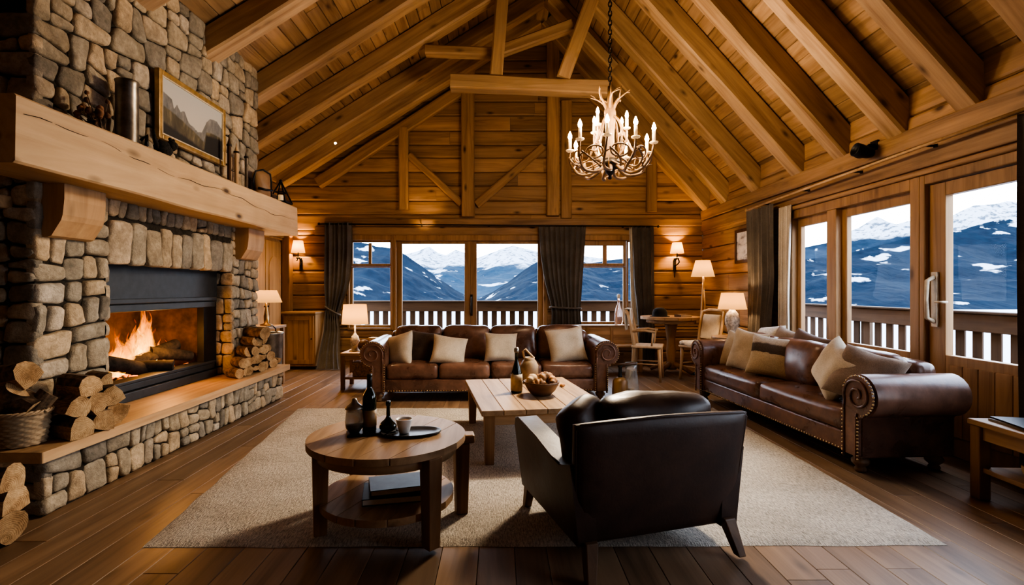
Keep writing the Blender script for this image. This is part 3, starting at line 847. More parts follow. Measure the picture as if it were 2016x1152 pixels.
# hearth base and slab
HX, H0, H1 = -2.62, 2.88, 6.08
mb = MB(); mb.bb(XL+.02, HX, H0+.03, H1-.03, 0, .335); fbuild(mb, 'hearth_core', M_mortar)
mb = MB()
stone_face(mb, rect(H0, H1, .005, .335), (HX, 0, 0), (0, 1, 0), (0, 0, 1), (1, 0, 0), rnd, .010, .038, gap=.007, d=.04, asp=1.05, tilt=.22)
stone_face(mb, rect(XL+.02, HX+.03, .005, .335), (0, H0+.03, 0), (1, 0, 0), (0, 0, 1), (0, -1, 0), rnd, .012, .036, gap=.008, d=.04)
fbuild(mb, 'hearth_stonework', M_stone)
mb = MB()
pl = [(-3.72, 2.80), (-2.525, 2.80), (-2.52, 4.3), (-2.53, 6.12), (-3.72, 6.12)]
mb.prism(pl, lambda p: (p[0], p[1], .338), lambda p: (p[0], p[1], ZH))
fbuild(mb, 'hearth_slab', M_hearth, bevel=.008)
# mantel beam
mb = MB(); wobble_beam(mb, 3.64, .40, .355, 5, .012, 24, .012)
o = mb.build('mantel', M_mantel, fp); o.data.materials.clear()
MM = wood('mantel_pine_x', (.45, .30, .165), (.66, .475, .285), 0, .6, isl=.0, knots=.9, grain=8)
t_ = MM.node_tree
o.data.materials.append(MM)
b = bmesh.new(); b.from_mesh(o.data); bmesh.ops.recalc_face_normals(b, faces=b.faces); b.to_mesh(o.data); b.free()
o.location = Vector((-2.70, 4.44, 2.135))+FO; o.rotation_euler = (0, 0, PI/2)
# drying crack along the beam
cr = MB(); pts = []
for i in range(40):
    y = 2.66+3.5*i/39; pts.append((-2.497+.004*math.sin(i*2.1), y, 2.175+.018*math.sin(i*.35)+.008*math.sin(i*1.3)-.0022*(i-20)))
cr.tube(pts, [.0016+.0009*math.sin(i*.8) for i in range(40)], 5); cr2 = fbuild(cr, 'mantel_crack', plain('crack_dark', (.05, .03, .018), .9))
# corbels
def corbel(y0, y1):
    mb = MB()
    pr = [(-2.87, 1.625), (-2.80, 1.625), (-2.775, 1.635), (-2.715, 1.73), (-2.705, 1.765), (-2.695, 1.86), (-2.695, 1.965), (-2.87, 1.965)]
    mb.prism(pr, lambda p: (p[0], y1, p[1]), lambda p: (p[0], y0, p[1]))
    fbuild(mb, 'corbel', M_corbel, bevel=.01)
corbel(3.14, 3.47); corbel(5.44, 5.80)
mb = MB(); mb.bb(-3.66, -2.98, Y0-.2, Y0+.02, 1.79, 1.87); mb.bb(-3.5, -3.1, Y0-.14, Y0+.02, 1.72, 1.79); fbuild(mb, 'side_shelf', M_beamdk, bevel=.01)
# metal firebox
fb = MB(); FBX = -3.02
fb.bb(FBX-.10, FBX+.03, O0+.02, O1-.02, 1.17, ZL+.03); fbuild(fb, 'hood_panel', M_steel, bevel=.006)
fb = MB(); fb.bb(FBX-.05, FBX+.07, O0+.02, O1-.1, 1.185, 1.225); fb.bb(FBX-.05, FBX+.055, O0+.02, O1-.1, 1.12, 1.178); fbuild(fb, 'hood_ledge', M_steel, bevel=.006)
fb = MB(); fb.bb(FBX-.05, FBX+.06, O0+.02, O1-.06, ZH+.002, .475); fb.bb(FBX-.05, FBX+.03, O0+.02, O1-.06, .48, .535); fb.bb(FBX-.10, FBX+.045, O0+.02, O1-.06, .538, .565); fbuild(fb, 'fire_ledge', M_steel, bevel=.006)
fb = MB(); fb.bb(FBX-.05, FBX+.02, O1-.24, O1-.015, ZH+.002, ZL); fbuild(fb, 'side_jamb', M_black, bevel=.004)
fb = MB(); fb.bb(FBX-.05, FBX+.02, O0+.015, O0+.06, ZH+.002, 1.2); fbuild(fb, 'side_jamb', M_black, bevel=.004)
fb = MB(); a, b_ = O0+.03, O1-.2
fb.bb(-3.70, -3.66, a, b_, .45, 1.2); fb.bb(-3.68, FBX-.04, b_-.001, b_+.04, .45, 1.2); fb.bb(-3.68, FBX-.04, a-.04, a, .45, 1.2); fb.bb(-3.7, FBX-.04, a, b_, 1.19, 1.22); fb.bb(-3.7, FBX-.05, a, b_, .42, .50)
fbuild(fb, 'firebox', M_soot)
# ------------------------------------------------------------------ fire
def flame_mat(name, cols, e, dens):
    t = NT(name); t.n.remove(t.b)
    tc = t.new('ShaderNodeTexCoord'); sx = t.new('ShaderNodeSeparateXYZ'); t.link(tc.outputs['Generated'], sx.inputs[0])
    lw = t.new('ShaderNodeLayerWeight'); lw.inputs[0].default_value = .5
    inv = t.new('ShaderNodeMath', operation='SUBTRACT'); inv.inputs[0].default_value = 1; t.link(lw.outputs['Facing'], inv.inputs[1])
    v = t.mapping([15, 15, 4.5], rnd=5.0); n = t.noise(v, 1.0, 4, .6, 1.6)
    col = t.ramp(sx.outputs['Z'], cols)
    st = t.ramp(sx.outputs['Z'], [(0, .5), (.15, 1.0), (.5, .65), (1, .25)])
    em = t.new('ShaderNodeEmission'); t.link(col, em.inputs[0])
    m = t.new('ShaderNodeMath', operation='MULTIPLY'); t.link(st, m.inputs[0]); t.link(t.ramp(n, [(.32, .25), (.65, 1.3)]), m.inputs[1])
    m2 = t.new('ShaderNodeMath', operation='MULTIPLY'); t.link(m.outputs[0], m2.inputs[0]); m2.inputs[1].default_value = e; t.link(m2.outputs[0], em.inputs[1])
    tr = t.new('ShaderNodeBsdfTransparent')
    pw = t.new('ShaderNodeMath', operation='POWER'); t.link(inv.outputs[0], pw.inputs[0]); pw.inputs[1].default_value = 1.9
    al = t.new('ShaderNodeMath', operation='MULTIPLY'); t.link(pw.outputs[0], al.inputs[0]); t.link(t.ramp(sx.outputs['Z'], [(0, dens), (.55, dens*.75), (1, .04)]), al.inputs[1])
    a2 = t.new('ShaderNodeMath', operation='MULTIPLY'); t.link(al.outputs[0], a2.inputs[0]); t.link(t.ramp(n, [(.34, .12), (.55, 1.0)]), a2.inputs[1])
    mx = t.new('ShaderNodeMixShader'); t.link(a2.outputs[0], mx.inputs[0]); t.link(tr.outputs[0], mx.inputs[1]); t.link(em.outputs[0], mx.inputs[2])
    t.link(mx.outputs[0], t.out.inputs[0]); return t.m
M_flame = flame_mat('flame_outer', [(0, (1, .47, .09)), (.4, (1, .36, .045)), (.8, (1, .20, .012)), (1, (.8, .08, .004))], 3.4, .85)
M_core = flame_mat('flame_core', [(0, (1, .72, .24)), (.5, (1, .62, .15)), (1, (1, .36, .04))], 9.0, .95)
fire = thing('fire', 'bright orange fire burning on the logs inside the open firebox', 'fire', (-3.3, 4.70, .56))
def flame(x, y, z, h, r, seed, lean=0, mat=None):
    mb = MB(); vs = []; fs = []; n = 16; m = 26
    for i in range(m+1):
        t = i/m; rr = r*(math.sin(PI*min(1, t*.92+.16))**.9)*(1-t)**.75 if t < 1 else 0
        rr = max(rr, .001)
        cx = noise.noise(Vector((t*2.6, seed*5.1, 0)))*.16*h*t+lean*t*t*h; cy = noise.noise(Vector((t*3.0, seed*5.1, 7)))*.34*h*t
        for k in range(n):
            a = 2*PI*k/n; j = 1+.75*noise.noise(Vector((math.cos(a)*1.5, math.sin(a)*1.5, t*5+seed*3)))
            lick = .10*h*noise.noise(Vector((math.cos(a)*1.3, math.sin(a)*1.3, seed*9)))*min(1, t*2)
            vs.append((cx+rr*j*math.cos(a)*.7, cy+rr*j*math.sin(a), max(0, t*h+lick)))
    for i in range(m):
        for k in range(n):
            fs.append((i*n+k, i*n+(k+1) % n, (i+1)*n+(k+1) % n, (i+1)*n+k))
    mb.add(vs, fs, 0, True); mb.build('flame', mat or M_flame, fire, loc=(x, y, z))
rf = random.Random(12)
for y, h, r, z in ((-.02, .60, .115, .02), (.06, .50, .09, .05), (-.09, .44, .09, .03), (.02, .54, .07, .04), (.13, .32, .07, .06), (-.27, .34, .08, .02), (-.33, .25, .06, .0), (-.21, .26, .055, .02), (.21, .30, .06, .06), (.26, .20, .05, .07), (.37, .13, .045, .11), (-.14, .22, .06, -.02), (.10, .18, .06, -.03), (-.36, .16, .05, -.03), (.28, .14, .04, -.02), (-.25, .36, .075, .0), (-.29, .30, .07, .02), (-.22, .24, .06, .04), (-.26, .40, .085, .0), (-.31, .34, .08, .01), (-.24, .30, .08, .03), (.02, .62, .08, .05)):
    flame(rf.uniform(-.05, .05), y, z, h, r, rf.uniform(0, 50), rf.uniform(-.06, .06))
for y, h, r, z in ((-.03, .30, .075, .0), (.04, .36, .055, .03), (-.28, .18, .055, .0), (.19, .17, .042, .05), (-.33, .10, .04, -.03), (.09, .11, .04, -.03), (.36, .08, .03, .10), (-.12, .12, .04, -.02), (-.26, .22, .06, .0), (-.30, .16, .05, .02)):
    flame(rf.uniform(-.03, .04), y, z, h, r, rf.uniform(0, 50), 0, M_core)
em = MB(); rr = random.Random(4)
for i in range(70):
    em.sphere((rr.uniform(-.12, .2), rr.uniform(-.45, .42), rr.uniform(-.05, -.02)), rr.uniform(.018, .04), 7, jit=.4, seed=i)
def ember_mat():
    t = NT('embers'); v = t.mapping([1]*3); n = t.noise(v, 16, 3)
    t.link(t.ramp(n, [(.45, (0, 0, 0)), (.6, (1, .22, .04))]), t.b.inputs['Emission Color']); t.b.inputs['Emission Strength'].default_value = 2.2
    return t.done((.05, .035, .03), .95)
em.build('embers', ember_mat(), fire)
def round_log(mb, L, r, seed, cut=None, mats=(0, 1), n=16):
    """log along local x; cut: half, quarter or None"""
    if cut == 'half': sec = [(r*math.cos(PI*k/9), r*math.sin(PI*k/9)) for k in range(10)]
    elif cut == 'quarter': sec = [(0, 0)]+[(r*1.25*math.cos(PI*.5*k/7-.1), r*1.25*math.sin(PI*.5*k/7-.1)) for k in range(8)]
    elif cut == 'third': sec = [(0, 0)]+[(r*1.15*math.cos(PI*.72*k/8-.1), r*1.15*math.sin(PI*.72*k/8-.1)) for k in range(9)]
    elif cut == 'chunk': sec = [(r*a, r*b) for a, b in ((-.95, -.8), (-.1, -.95), (.9, -.85), (1.05, -.2), (.95, .35), (.6, .8), (.1, 1.0), (-.4, .85), (-.8, .25))]
    else: sec = [(r*math.cos(2*PI*k/n), r*math.sin(2*PI*k/n)) for k in range(n)]
    cy = sum(p[0] for p in sec)/len(sec); cz = sum(p[1] for p in sec)/len(sec)
    N = len(sec); st = 5; vs = []; fs = []; mi = []
    for i in range(st+1):
        x = -L/2+L*i/st
        for k, (a, b) in enumerate(sec):
            q = noise.noise_vector(Vector((x*4+seed*7.7, a*9, b*9)))*r*.16
            vs.append((x+(noise.noise(Vector((a*9, b*9, seed*3.3+i)))*.012 if i in (0, st) else 0), a-cy+q.y, b-cz+q.z))
    bark = []; flat = []
    for i in range(st):
        for k in range(N):
            f = (i*N+k, (i+1)*N+k, (i+1)*N+(k+1) % N, i*N+(k+1) % N)
            isflat = (cut == 'half' and k == N-1) or (cut in ('quarter', 'third') and k in (0, N-1)) or (cut == 'chunk' and k in (0, 1, N-1))
            (flat if isflat else bark).append(f)
    o = len(mb.v)
    mb.add(vs, bark, mats[0], cut is None)
    mb.add(vs, flat+[tuple(k for k in range(N)), tuple(st*N+k for k in range(N-1, -1, -1))], mats[1])
# burning logs
for i, (x, y, z, a, tl, L, r, lab) in enumerate((
        (-3.24, 4.42, .63, 1.25, .30, .44, .06, 'charred log leaning up at the near end of the fire'),
        (-3.18, 4.56, .605, .5, .02, .42, .055, 'charred log lying across the front of the fire'),
        (-3.26, 4.78, .69, 1.45, -.22, .56, .06, 'long charred log sloping across the middle of the fire'),
        (-3.20, 4.92, .67, 1.2, .20, .42, .055, 'charred log with its round end toward the far firebox wall'),
        (-3.42, 4.62, .60, 1.5, 0, .60, .065, 'charred log at the back of the fire'))):
    mb = MB(); round_log(mb, L, r, i+20)
    o = mb.build('burning_log', [M_char, M_char], loc=(x, y, z)); o.rotation_euler = (0, tl, a)
    tag(o, lab, 'log', 'logs burning in the fireplace')
# ------------------------------------------------------------------ rug
mb = MB(); n = 60; cs = [(-1.80, 2.555), (2.27, 2.575), (2.33, 5.56), (-2.20, 5.53)]
vs = []; fs = []
for i in range(n+1):
    for j in range(n+1):
        u, v = i/n, j/n
        a = Vector(cs[0]).lerp(Vector(cs[1]), u); b2 = Vector(cs[3]).lerp(Vector(cs[2]), u); p = a.lerp(b2, v)
        e = min(u, 1-u, v, 1-v)
        if e == 0: p += Vector((noise.noise(Vector((p.x*4, p.y*4, 1)))*.012, noise.noise(Vector((p.x*4, p.y*4, 5)))*.012))
        vs.append((p.x, p.y, .0015 if e == 0 else .016+.004*noise.noise(Vector((p.x*3, p.y*3, 0)))))
for i in range(n):
    for j in range(n):
        a = i*(n+1)+j; fs.append((a, a+n+1, a+n+2, a+1))
mb.add(vs, fs, 0, True)
def rug_mat():
    t = NT('woven_wool_rug'); v = t.mapping([1]*3)
    v2 = t.mapping([150, 26, 60]); n1 = t.noise(v2, 1, 3, .7); n2 = t.noise(v, 2.0, 4); n3 = t.noise(v, 95, 3, .7)
    c = t.ramp(n2, [(.3, (.50, .45, .38)), (.7, (.68, .625, .54))])
    c = t.mix(c, t.ramp(n1, [(.33, .50), (.6, 1.18)]), .9, 'MULTIPLY'); c = t.mix(c, t.ramp(n3, [(.3, .7), (.65, 1.12)]), .7, 'MULTIPLY')
    ad = t.new('ShaderNodeMath', operation='ADD'); t.link(n1, ad.inputs[0]); t.link(n3, ad.inputs[1])
    t.bump(ad.outputs[0], .9, .012); return t.done(c, .97, Specular_IOR_Level=.1)
rug = mb.build('rug', rug_mat()); tag(rug, 'large cream woven wool rug under the coffee tables and armchair', 'rug')
RUGZ = .017
# ------------------------------------------------------------------ rolled-arm leather sofas
def arm_profile(sgn, xi, r=.15, cz=.555, grow=0):
    P = [(0, .115), (0, .47)]
    for k in range(15):
        a = R(158-k*(158+82)/14); P.append((.15+r*math.cos(a), cz+r*math.sin(a)))
    P += [(.168, .39), (.165, .115)]
    return [(xi+sgn*x, z) for x, z in P]
M_foot = wood('foot_beech', (.12, .07, .04), (.27, .17, .10), 2, .45, isl=.05, knots=0)
def make_sofa(label, L, depth, nseat, nback, loc, rz, backz=.80):
    t = thing('leather_sofa', label, 'sofa', loc, rz)
    xi = L/2-.305                         # inner face of the arms
    # base
    mb = MB(); mb.rbox((0, depth/2, .190), (2*xi+.02, depth-.04, .15), .02, 6); mb.build('base', M_sofa, t)
    mb = MB()
    k = int(2*xi/.032)
    for i in range(k): mb.sphere((-xi+.03+(2*xi-.06)*i/(k-1), .022, .13), .0085, 6)
    mb.build('nail_trim', M_nail, t)
    for s in (-1, 1):
        P = arm_profile(s, s*xi)
        if s > 0: P = P[::-1]
        mb = MB(); mb.prism(P, lambda p: (p[0], .02, p[1]), lambda p: (p[0], depth-.02, p[1]), smooth=False)
        a = mb.build('arm', M_sofa, t, bevel=.018, seg=3)
        for pl in a.data.polygons: pl.use_smooth = True
        # front facing with scroll
        q = MB(); c = (.15, .555)
        Q = arm_profile(1, 0)
        cx = sum(p[0] for p in Q)/len(Q)
        Qi = [(lerp(x, .09 if z < .42 else .15, .12), lerp(z, .3 if z < .42 else .555, .06)) for x, z in Q]
        Qi = [(s*(xi+x), z) for x, z in Qi]
        if s > 0: Qi = Qi[::-1]
        q.prism(Qi, lambda p: (p[0], -.008, p[1]), lambda p: (p[0], .03, p[1]))
        fr = q.build('arm_front', M_sofa, a, bevel=.012, seg=2)
        sp = MB(); pts = []
        for i in range(44):
            f = i/43; ang = R(200)-f*R(620); rr = lerp(.125, .02, f); pts.append((s*(xi+.15+rr*math.cos(ang)), -.012, .555+rr*math.sin(ang)))
        sp.tube(pts, .009, 6)
        sp.tube([(s*(xi+.028), -.012, .10), (s*(xi+.028), -.012, .46), (s*(xi+.034), -.012, .52)], .007, 6)
        sp.tube([(s*(xi+.142), -.012, .10), (s*(xi+.142), -.012, .40), (s*(xi+.150), -.012, .43)], .007, 6)
        sp.build('scroll_piping', M_sofa, a)
        nl = MB()
        for i in range(13):
            nl.sphere((s*(xi+.013), -.010, .11+.027*i), .0075, 6); nl.sphere((s*(xi+.155), -.010, .11+.024*i), .0075, 6)
        for i in range(24):
            ang = R(160)-i*R(236)/23; nl.sphere((s*(xi+.15+.139*math.cos(ang)), -.004, .555+.139*math.sin(ang)), .0075, 6)
        nl.build('nail_trim', M_nail, a)
    # backrest
    mb = MB(); mb.rbox((0, depth-.12, .43), (2*xi+.14, .20, .68), .07, 8, crown=(0, .02, .02)); mb.build('backrest', M_sofa, t)
    w = 2*xi/nseat
    for i in range(nseat):
        mb = MB(); mb.rbox((-xi+w*(i+.5), .31, .345), (w-.006, .60, .17), .045, 7, crown=(0, .012, .022), wr=.007, seed=i+rz*9)
        pts = []
        mb.build('seat_cushion', M_sofa, t)
    w = 2*xi/nback
    for i in range(nback):
        M = Matrix.Rotation(R(-13), 3, 'X')
        mb = MB(); mb.rbox((-xi+w*(i+.5), depth-.285, .41+(backz-.41)/2+.0), (w-.008, .19, backz-.40), .075, 7, crown=(0, .035, .015), wr=.012, seed=i*2+rz*5, M=M)
        mb.build('back_cushion', M_sofa, t)
    for sx in (-1, 1):
        for yy in (.07, depth-.09):
            mb = MB(); mb.lathe([(.026, 0), (.036, .01), (.038, .024), (.028, .038), (.054, .062), (.058, .084), (.042, .102), (.055, .125)], 18)
            mb.build('foot', M_foot, t, loc=(sx*(xi+.085), yy, 0))
    return t
SB = (-.115, 5.86, 0)
make_sofa('long brown leather rolled-arm sofa with four seat cushions in front of the back windows', 3.02, .92, 4, 4, SB, .03, .83)
SRZ = -PI/2+.07
make_sofa('brown leather rolled-arm sofa with two wide seat cushions beside the balcony door', 2.80, .72, 2, 3, (2.42, 4.80, 0), SRZ, .81)
def pillow(label, c, w, h, t, rot, mat, seed, group='cushions on the leather sofas'):
    mb = MB(); mb.pillow(w, h, t, None, 18, seed)
    o = mb.build('cushion', mat, loc=c); o.rotation_euler = rot
    tag(o, label, 'cushion', group); return o
S = R(-16)
pillow('cream linen cushion against the scrolled arm nearest the tied curtain', W(786, 690, 6.13), .44, .42, .17, (S, R(-14), R(-38)), M_linen, 1)
pillow('dark brown velvet cushion between two cream cushions on the long sofa', W(829, 685, 6.22), .42, .42, .15, (S, R(6), R(-10)), M_brown, 2)
pillow('cream linen cushion tilted against the dark brown velvet cushion', W(884, 690, 6.06), .42, .36, .16, (R(-24), R(9), R(6)), M_linen, 3)
pillow('square cream cushion alone in the middle of the long sofa', W(986, 684, 6.15), .40, .36, .15, (S, R(2), R(3)), M_linen, 4)
pillow('large cream cushion beside the arm nearest the dining corner', W(1115, 680, 6.15), .47, .43, .17, (S, R(-7), R(9)), M_linen, 5)
# cushions of the other sofa
def patch_mat():
    t = NT('patchwork_cushion'); tc = t.new('ShaderNodeTexCoord'); sx = t.new('ShaderNodeSeparateXYZ'); t.link(tc.outputs['Object'], sx.inputs[0])
    v = t.mapping([1]*3); n = t.noise(v, 120, 2); n2 = t.noise(v, 9, 4)
    ad = t.new('ShaderNodeMath', operation='MULTIPLY_ADD'); t.link(n2, ad.inputs[0]); ad.inputs[1].default_value = .05; t.link(sx.outputs['Z'], ad.inputs[2])
    mr = t.new('ShaderNodeMapRange'); t.link(ad.outputs[0], mr.inputs[0]); mr.inputs[1].default_value = -.2; mr.inputs[2].default_value = .25
    c = t.ramp(mr.outputs[0], [(0, (.40, .30, .19)), (.52, (.42, .32, .20)), (.54, (.075, .055, .042)), (.72, (.10, .075, .058)), (.76, (.42, .36, .30)), (1, (.50, .44, .37))])
    c = t.mix(c, t.ramp(n, [(.3, .7), (.7, 1.15)]), .8, 'MULTIPLY'); t.bump(n, .3, .004); return t.done(c, .95, Specular_IOR_Level=.1)
G2 = 'cushions on the leather sofas'
pillow('sand linen cushion against the far arm of the balcony-side sofa', W(1449, 690, 5.72), .40, .43, .13, (S, R(4), R(-78)), M_linen2, 6)
pillow('sand linen cushion between the patchwork cushion and the far-arm cushion', W(1471, 691, 5.42), .44, .45, .14, (S, R(6), R(-70)), M_linen2, 7)
pillow('patchwork cushion of sand linen with a dark fur band', W(1522, 703, 5.02), .47, .42, .17, (R(-20), R(5), R(-50)), patch_mat(), 8)
pillow('fluffy white cushion propped on the back of the balcony-side sofa', W(1512, 668, 5.65), .40, .32, .15, (R(-30), R(-8), R(-80)), M_fur, 9)
pillow('small taupe cushion behind the patchwork cushion', W(1545, 678, 5.35), .36, .34, .14, (S, R(10), R(-86)), M_taupe, 10)
pillow('brown velvet cushion in the middle of the balcony-side sofa back', W(1585, 696, 4.85), .42, .42, .15, (R(-22), R(12), R(-78)), leather('brown_suede', (.075, .038, .022), (.16, .09, .055), (.55, .7)), 11)
pillow('cream cushion standing tilted on the seat of the balcony-side sofa', W(1643, 728, 4.06), .44, .40, .19, (R(-20), R(26), R(-106)), M_linen, 12)
pillow('plump taupe cushion tucked behind the near scrolled arm', W(1702, 742, 3.80), .44, .42, .19, (R(-30), R(14), R(-60)), M_taupe, 13)
pillow('flat linen cushion lying over the near end of the sofa back', W(1722, 722, 3.80), .28, .22, .09, (R(-50), R(4), R(-75)), M_linen2, 14)
M_legdk = wood('leg_walnut', (.075, .038, .018), (.19, .105, .055), 2, .45, isl=.05, knots=0)
# ------------------------------------------------------------------ armchair seen from behind
CR = R(16.6)
ac = thing('armchair', 'dark brown leather armchair with wooden legs seen from behind on the rug', 'armchair', (.765, 2.37, 0), CR)
mb = MB()
def backpt(x, z, f):
    tz = (z-.14)/.56; return (x*(1+.075*tz), -.02-.07*tz+f, z)
nx, nz = 16, 10
vs = []; fs = []
for side, off in ((0, 0), (1, .17)):
    for i in range(nx+1):
        for j in range(nz+1):
            u, v = 2*i/nx-1, 2*j/nz-1
            uu = math.sin(u*PI/2); vv = math.sin(v*PI/2)
            e = (max(0, 1-abs(uu)**8)*max(0, 1-abs(vv)**8))**.5
            y = .085+(-1 if side == 0 else 1)*.085*(.30+.70*e)
            p = backpt(.425*uu, .42+.28*vv+.012*(1-uu*uu)*(1 if vv > .9 else 0), y*(1 if side else .35)+(0 if side else .055))
            q = noise.noise_vector(Vector((uu*3, vv*3, side*4)))*.006*e
            vs.append((p[0]+q.x, p[1]+q.y, p[2]+q.z))
K = (nx+1)*(nz+1)
for side in (0, 1):
    for i in range(nx):
        for j in range(nz):
            a = side*K+i*(nz+1)+j; f = (a, a+nz+1, a+nz+2, a+1); fs.append(f if side == 0 else f[::-1])
def lnk(seq):
    for a, b in zip(seq, seq[1:]): fs.append((a, b, b+K, a+K))
lnk([i*(nz+1) for i in range(nx+1)]); lnk([i*(nz+1)+nz for i in range(nx, -1, -1)]); lnk([j for j in range(nz, -1, -1)]); lnk([nx*(nz+1)+j for j in range(nz+1)])
mb.add(vs, fs, 0, True); bk = mb.build('backrest', M_chairlea, ac)
b = bmesh.new(); b.from_mesh(bk.data); bmesh.ops.recalc_face_normals(b, faces=b.faces); b.to_mesh(bk.data); b.free()
pp = MB(); pts = [backpt(-.425, .15, .078), backpt(-.425, .68, .078), backpt(-.405, .70, .078), backpt(0, .712, .078), backpt(.405, .70, .078), backpt(.425, .68, .078), backpt(.425, .15, .078)]
pp.tube(pts, .007, 6); pp.build('piping', M_chairlea, bk)
for s in (-1, 1):
    mb = MB()
    # slim flared arm: side profile in y-z
    prof = [(.02, .14), (.80, .145), (.805, .50), (.79, .545), (.74, .562), (.45, .53), (.25, .495), (.12, .49), (.02, .52)]
    def f0(p, s=s, o=0): return (s*(.335+(.02 if p[1] > .4 else 0)), p[0], p[1])
    def f1(p, s=s): return (s*(.425+(.045 if p[1] > .4 else 0.0)), p[0], p[1])
    if s > 0: mb.prism(prof, f0, f1)
    else: mb.prism(prof[::-1], f0, f1)
    a = mb.build('arm', M_chairlea, ac, bevel=.028, seg=4)
    for pl in a.data.polygons: pl.use_smooth = True
    pm = MB(); pm.tube([(s*.468, y, z-.004) for y, z in ((.14, .49), (.25, .495), (.45, .53), (.74, .562), (.785, .548))], .006, 6); pm.build('piping', M_chairlea, a)
mb = MB(); mb.rbox((0, .44, .20), (.70, .70, .13), .02, 5); mb.build('seat_frame', M_chairlea, ac)
mb = MB(); mb.rbox((0, .47, .335), (.66, .64, .17), .05, 6, crown=(0, .01, .025), wr=.006); mb.build('seat_cushion', M_chairlea, ac)
mb = MB(); mb.rbox((.06, .20, .575), (.60, .20, .40), .075, 9, crown=(0, .03, .012), wr=.02, seed=4, M=Matrix.Rotation(R(10), 3, 'X')); mb.build('back_cushion', M_chairlea, ac)
for sx in (-1, 1):
    for yy, dy in ((.0, -.035), (.76, .03)):
        mb = MB(); a = .032; b_ = .021; cx = sx*.37; dx = sx*.028
        bot = [(cx+dx-b_, yy+dy-b_, 0), (cx+dx+b_, yy+dy-b_, 0), (cx+dx+b_, yy+dy+b_, 0), (cx+dx-b_, yy+dy+b_, 0)]
        top = [(cx-a, yy-a+.03, .165), (cx+a, yy-a+.03, .165), (cx+a, yy+a+.03, .165), (cx-a, yy+a+.03, .165)]
        mb.hexa(bot, top); lg = mb.build('leg', M_legdk, ac, bevel=.005); lg.location.z = RUGZ if yy > .5 or sx > 0 else 0
cpos = Vector((-.30, .215, 0))
mb = MB(); mb.rbox((0, 0, 0), (.30, .17, .34), .08, 8, crown=(.01, .02, .01), wr=.022, seed=8)
pl = mb.build('cushion', M_chairlea, loc=(.765+cpos.x*math.cos(CR)-cpos.y*math.sin(CR), 2.37+cpos.x*math.sin(CR)+cpos.y*math.cos(CR), .585)); pl.rotation_euler = (R(-6), R(-12), CR+R(35))
tag(pl, 'small dark leather cushion at the side of the armchair back', 'cushion')
# ------------------------------------------------------------------ coffee table
ct_r = R(9.2)
ctab = thing('coffee_table', 'rectangular plank coffee table between the two leather sofas', 'table', (-.135, 3.66, RUGZ), ct_r)
tw, tl, tz = .98, 1.30, .405
mb = MB(); n = 6; ww = tw/n
for i in range(n):
    mb.bb(i*ww+.0015, (i+1)*ww-.0015, .0, tl, tz-.04, tz)
mb.build('tabletop', M_tbl, ctab, bevel=.005)
mb = MB(); mb.bb(.06, tw-.06, .05, .075, tz-.12, tz-.04); mb.bb(.06, tw-.06, tl-.075, tl-.05, tz-.12, tz-.04); mb.bb(.05, .075, .06, tl-.06, tz-.12, tz-.04); mb.bb(tw-.075, tw-.05, .06, tl-.06, tz-.12, tz-.04)
mb.build('apron', M_tblx, ctab, bevel=.004)
for x in (.065, tw-.065):
    for y in (.065, tl-.065):
        mb = MB(); a, b_ = .04, .032
        mb.hexa([(x-b_, y-b_, 0), (x+b_, y-b_, 0), (x+b_, y+b_, 0), (x-b_, y+b_, 0)], [(x-a, y-a, tz-.04), (x+a, y-a, tz-.04), (x+a, y+a, tz-.04), (x-a, y+a, tz-.04)])
        mb.build('leg', M_tblz, ctab, bevel=.005)
CTZ = RUGZ+tz
# ------------------------------------------------------------------ round table
RC = Vector((-.62, 2.80, RUGZ))
rt = thing('round_table', 'round two-tier wooden coffee table with a lower shelf on the rug', 'table', RC)
def disc(mb, r, z0, z1, planks, ang, seed):
    ca, sa = math.cos(ang), math.sin(ang); rr = random.Random(seed)
    xs = [-r]+[(-r+2*r*(i+1)/planks)+rr.uniform(-.02, .02) for i in range(planks-1)]+[r]
    for a, b in zip(xs, xs[1:]):
        a2, b2 = a+(.0016 if a > -r else 0), b-(.0016 if b < r else 0)
        P = []
        m = 12
        for k in range(m+1):
            x = lerp(a2, b2, k/m); P.append((x, -math.sqrt(max(0, r*r-x*x))))
        for k in range(m, -1, -1):
            x = lerp(a2, b2, k/m); P.append((x, math.sqrt(max(0, r*r-x*x))))
        Q = []
        for p in P:
            if not Q or (abs(p[0]-Q[-1][0])+abs(p[1]-Q[-1][1])) > 1e-4: Q.append(p)
        if abs(Q[0][0]-Q[-1][0])+abs(Q[0][1]-Q[-1][1]) < 1e-4: Q.pop()
        Q = [(x*ca-y*sa, x*sa+y*ca) for x, y in Q]
        mb.prism(Q, lambda p: (p[0], p[1], z0), lambda p: (p[0], p[1], z1))
M_disc = wood('round_top_wood', (.25, .15, .078), (.50, .335, .195), 1, .48, isl=.14, knots=.6)
mb = MB(); disc(mb, .425, .452, .487, 5, R(-22), 1); mb.build('tabletop', M_disc, rt, bevel=.005)
mb = MB(); n = 48; r0, r1 = .345, .375
vs = []; fs = []
for k in range(n):
    a = 2*PI*k/n; c, s_ = math.cos(a), math.sin(a)
    vs += [(r0*c, r0*s_, .395), (r1*c, r1*s_, .395), (r1*c, r1*s_, .452), (r0*c, r0*s_, .452)]
for k in range(n):
    a, b_ = 4*k, 4*((k+1) % n)
    for i in range(4): fs.append((a+i, b_+i, b_+(i+1) % 4, a+(i+1) % 4))
mb.add(vs, fs, 0, True); mb.build('apron', M_tblx, rt)
mb = MB(); disc(mb, .36, .135, .172, 5, R(-22), 2); mb.build('shelf', M_disc, rt, bevel=.005)
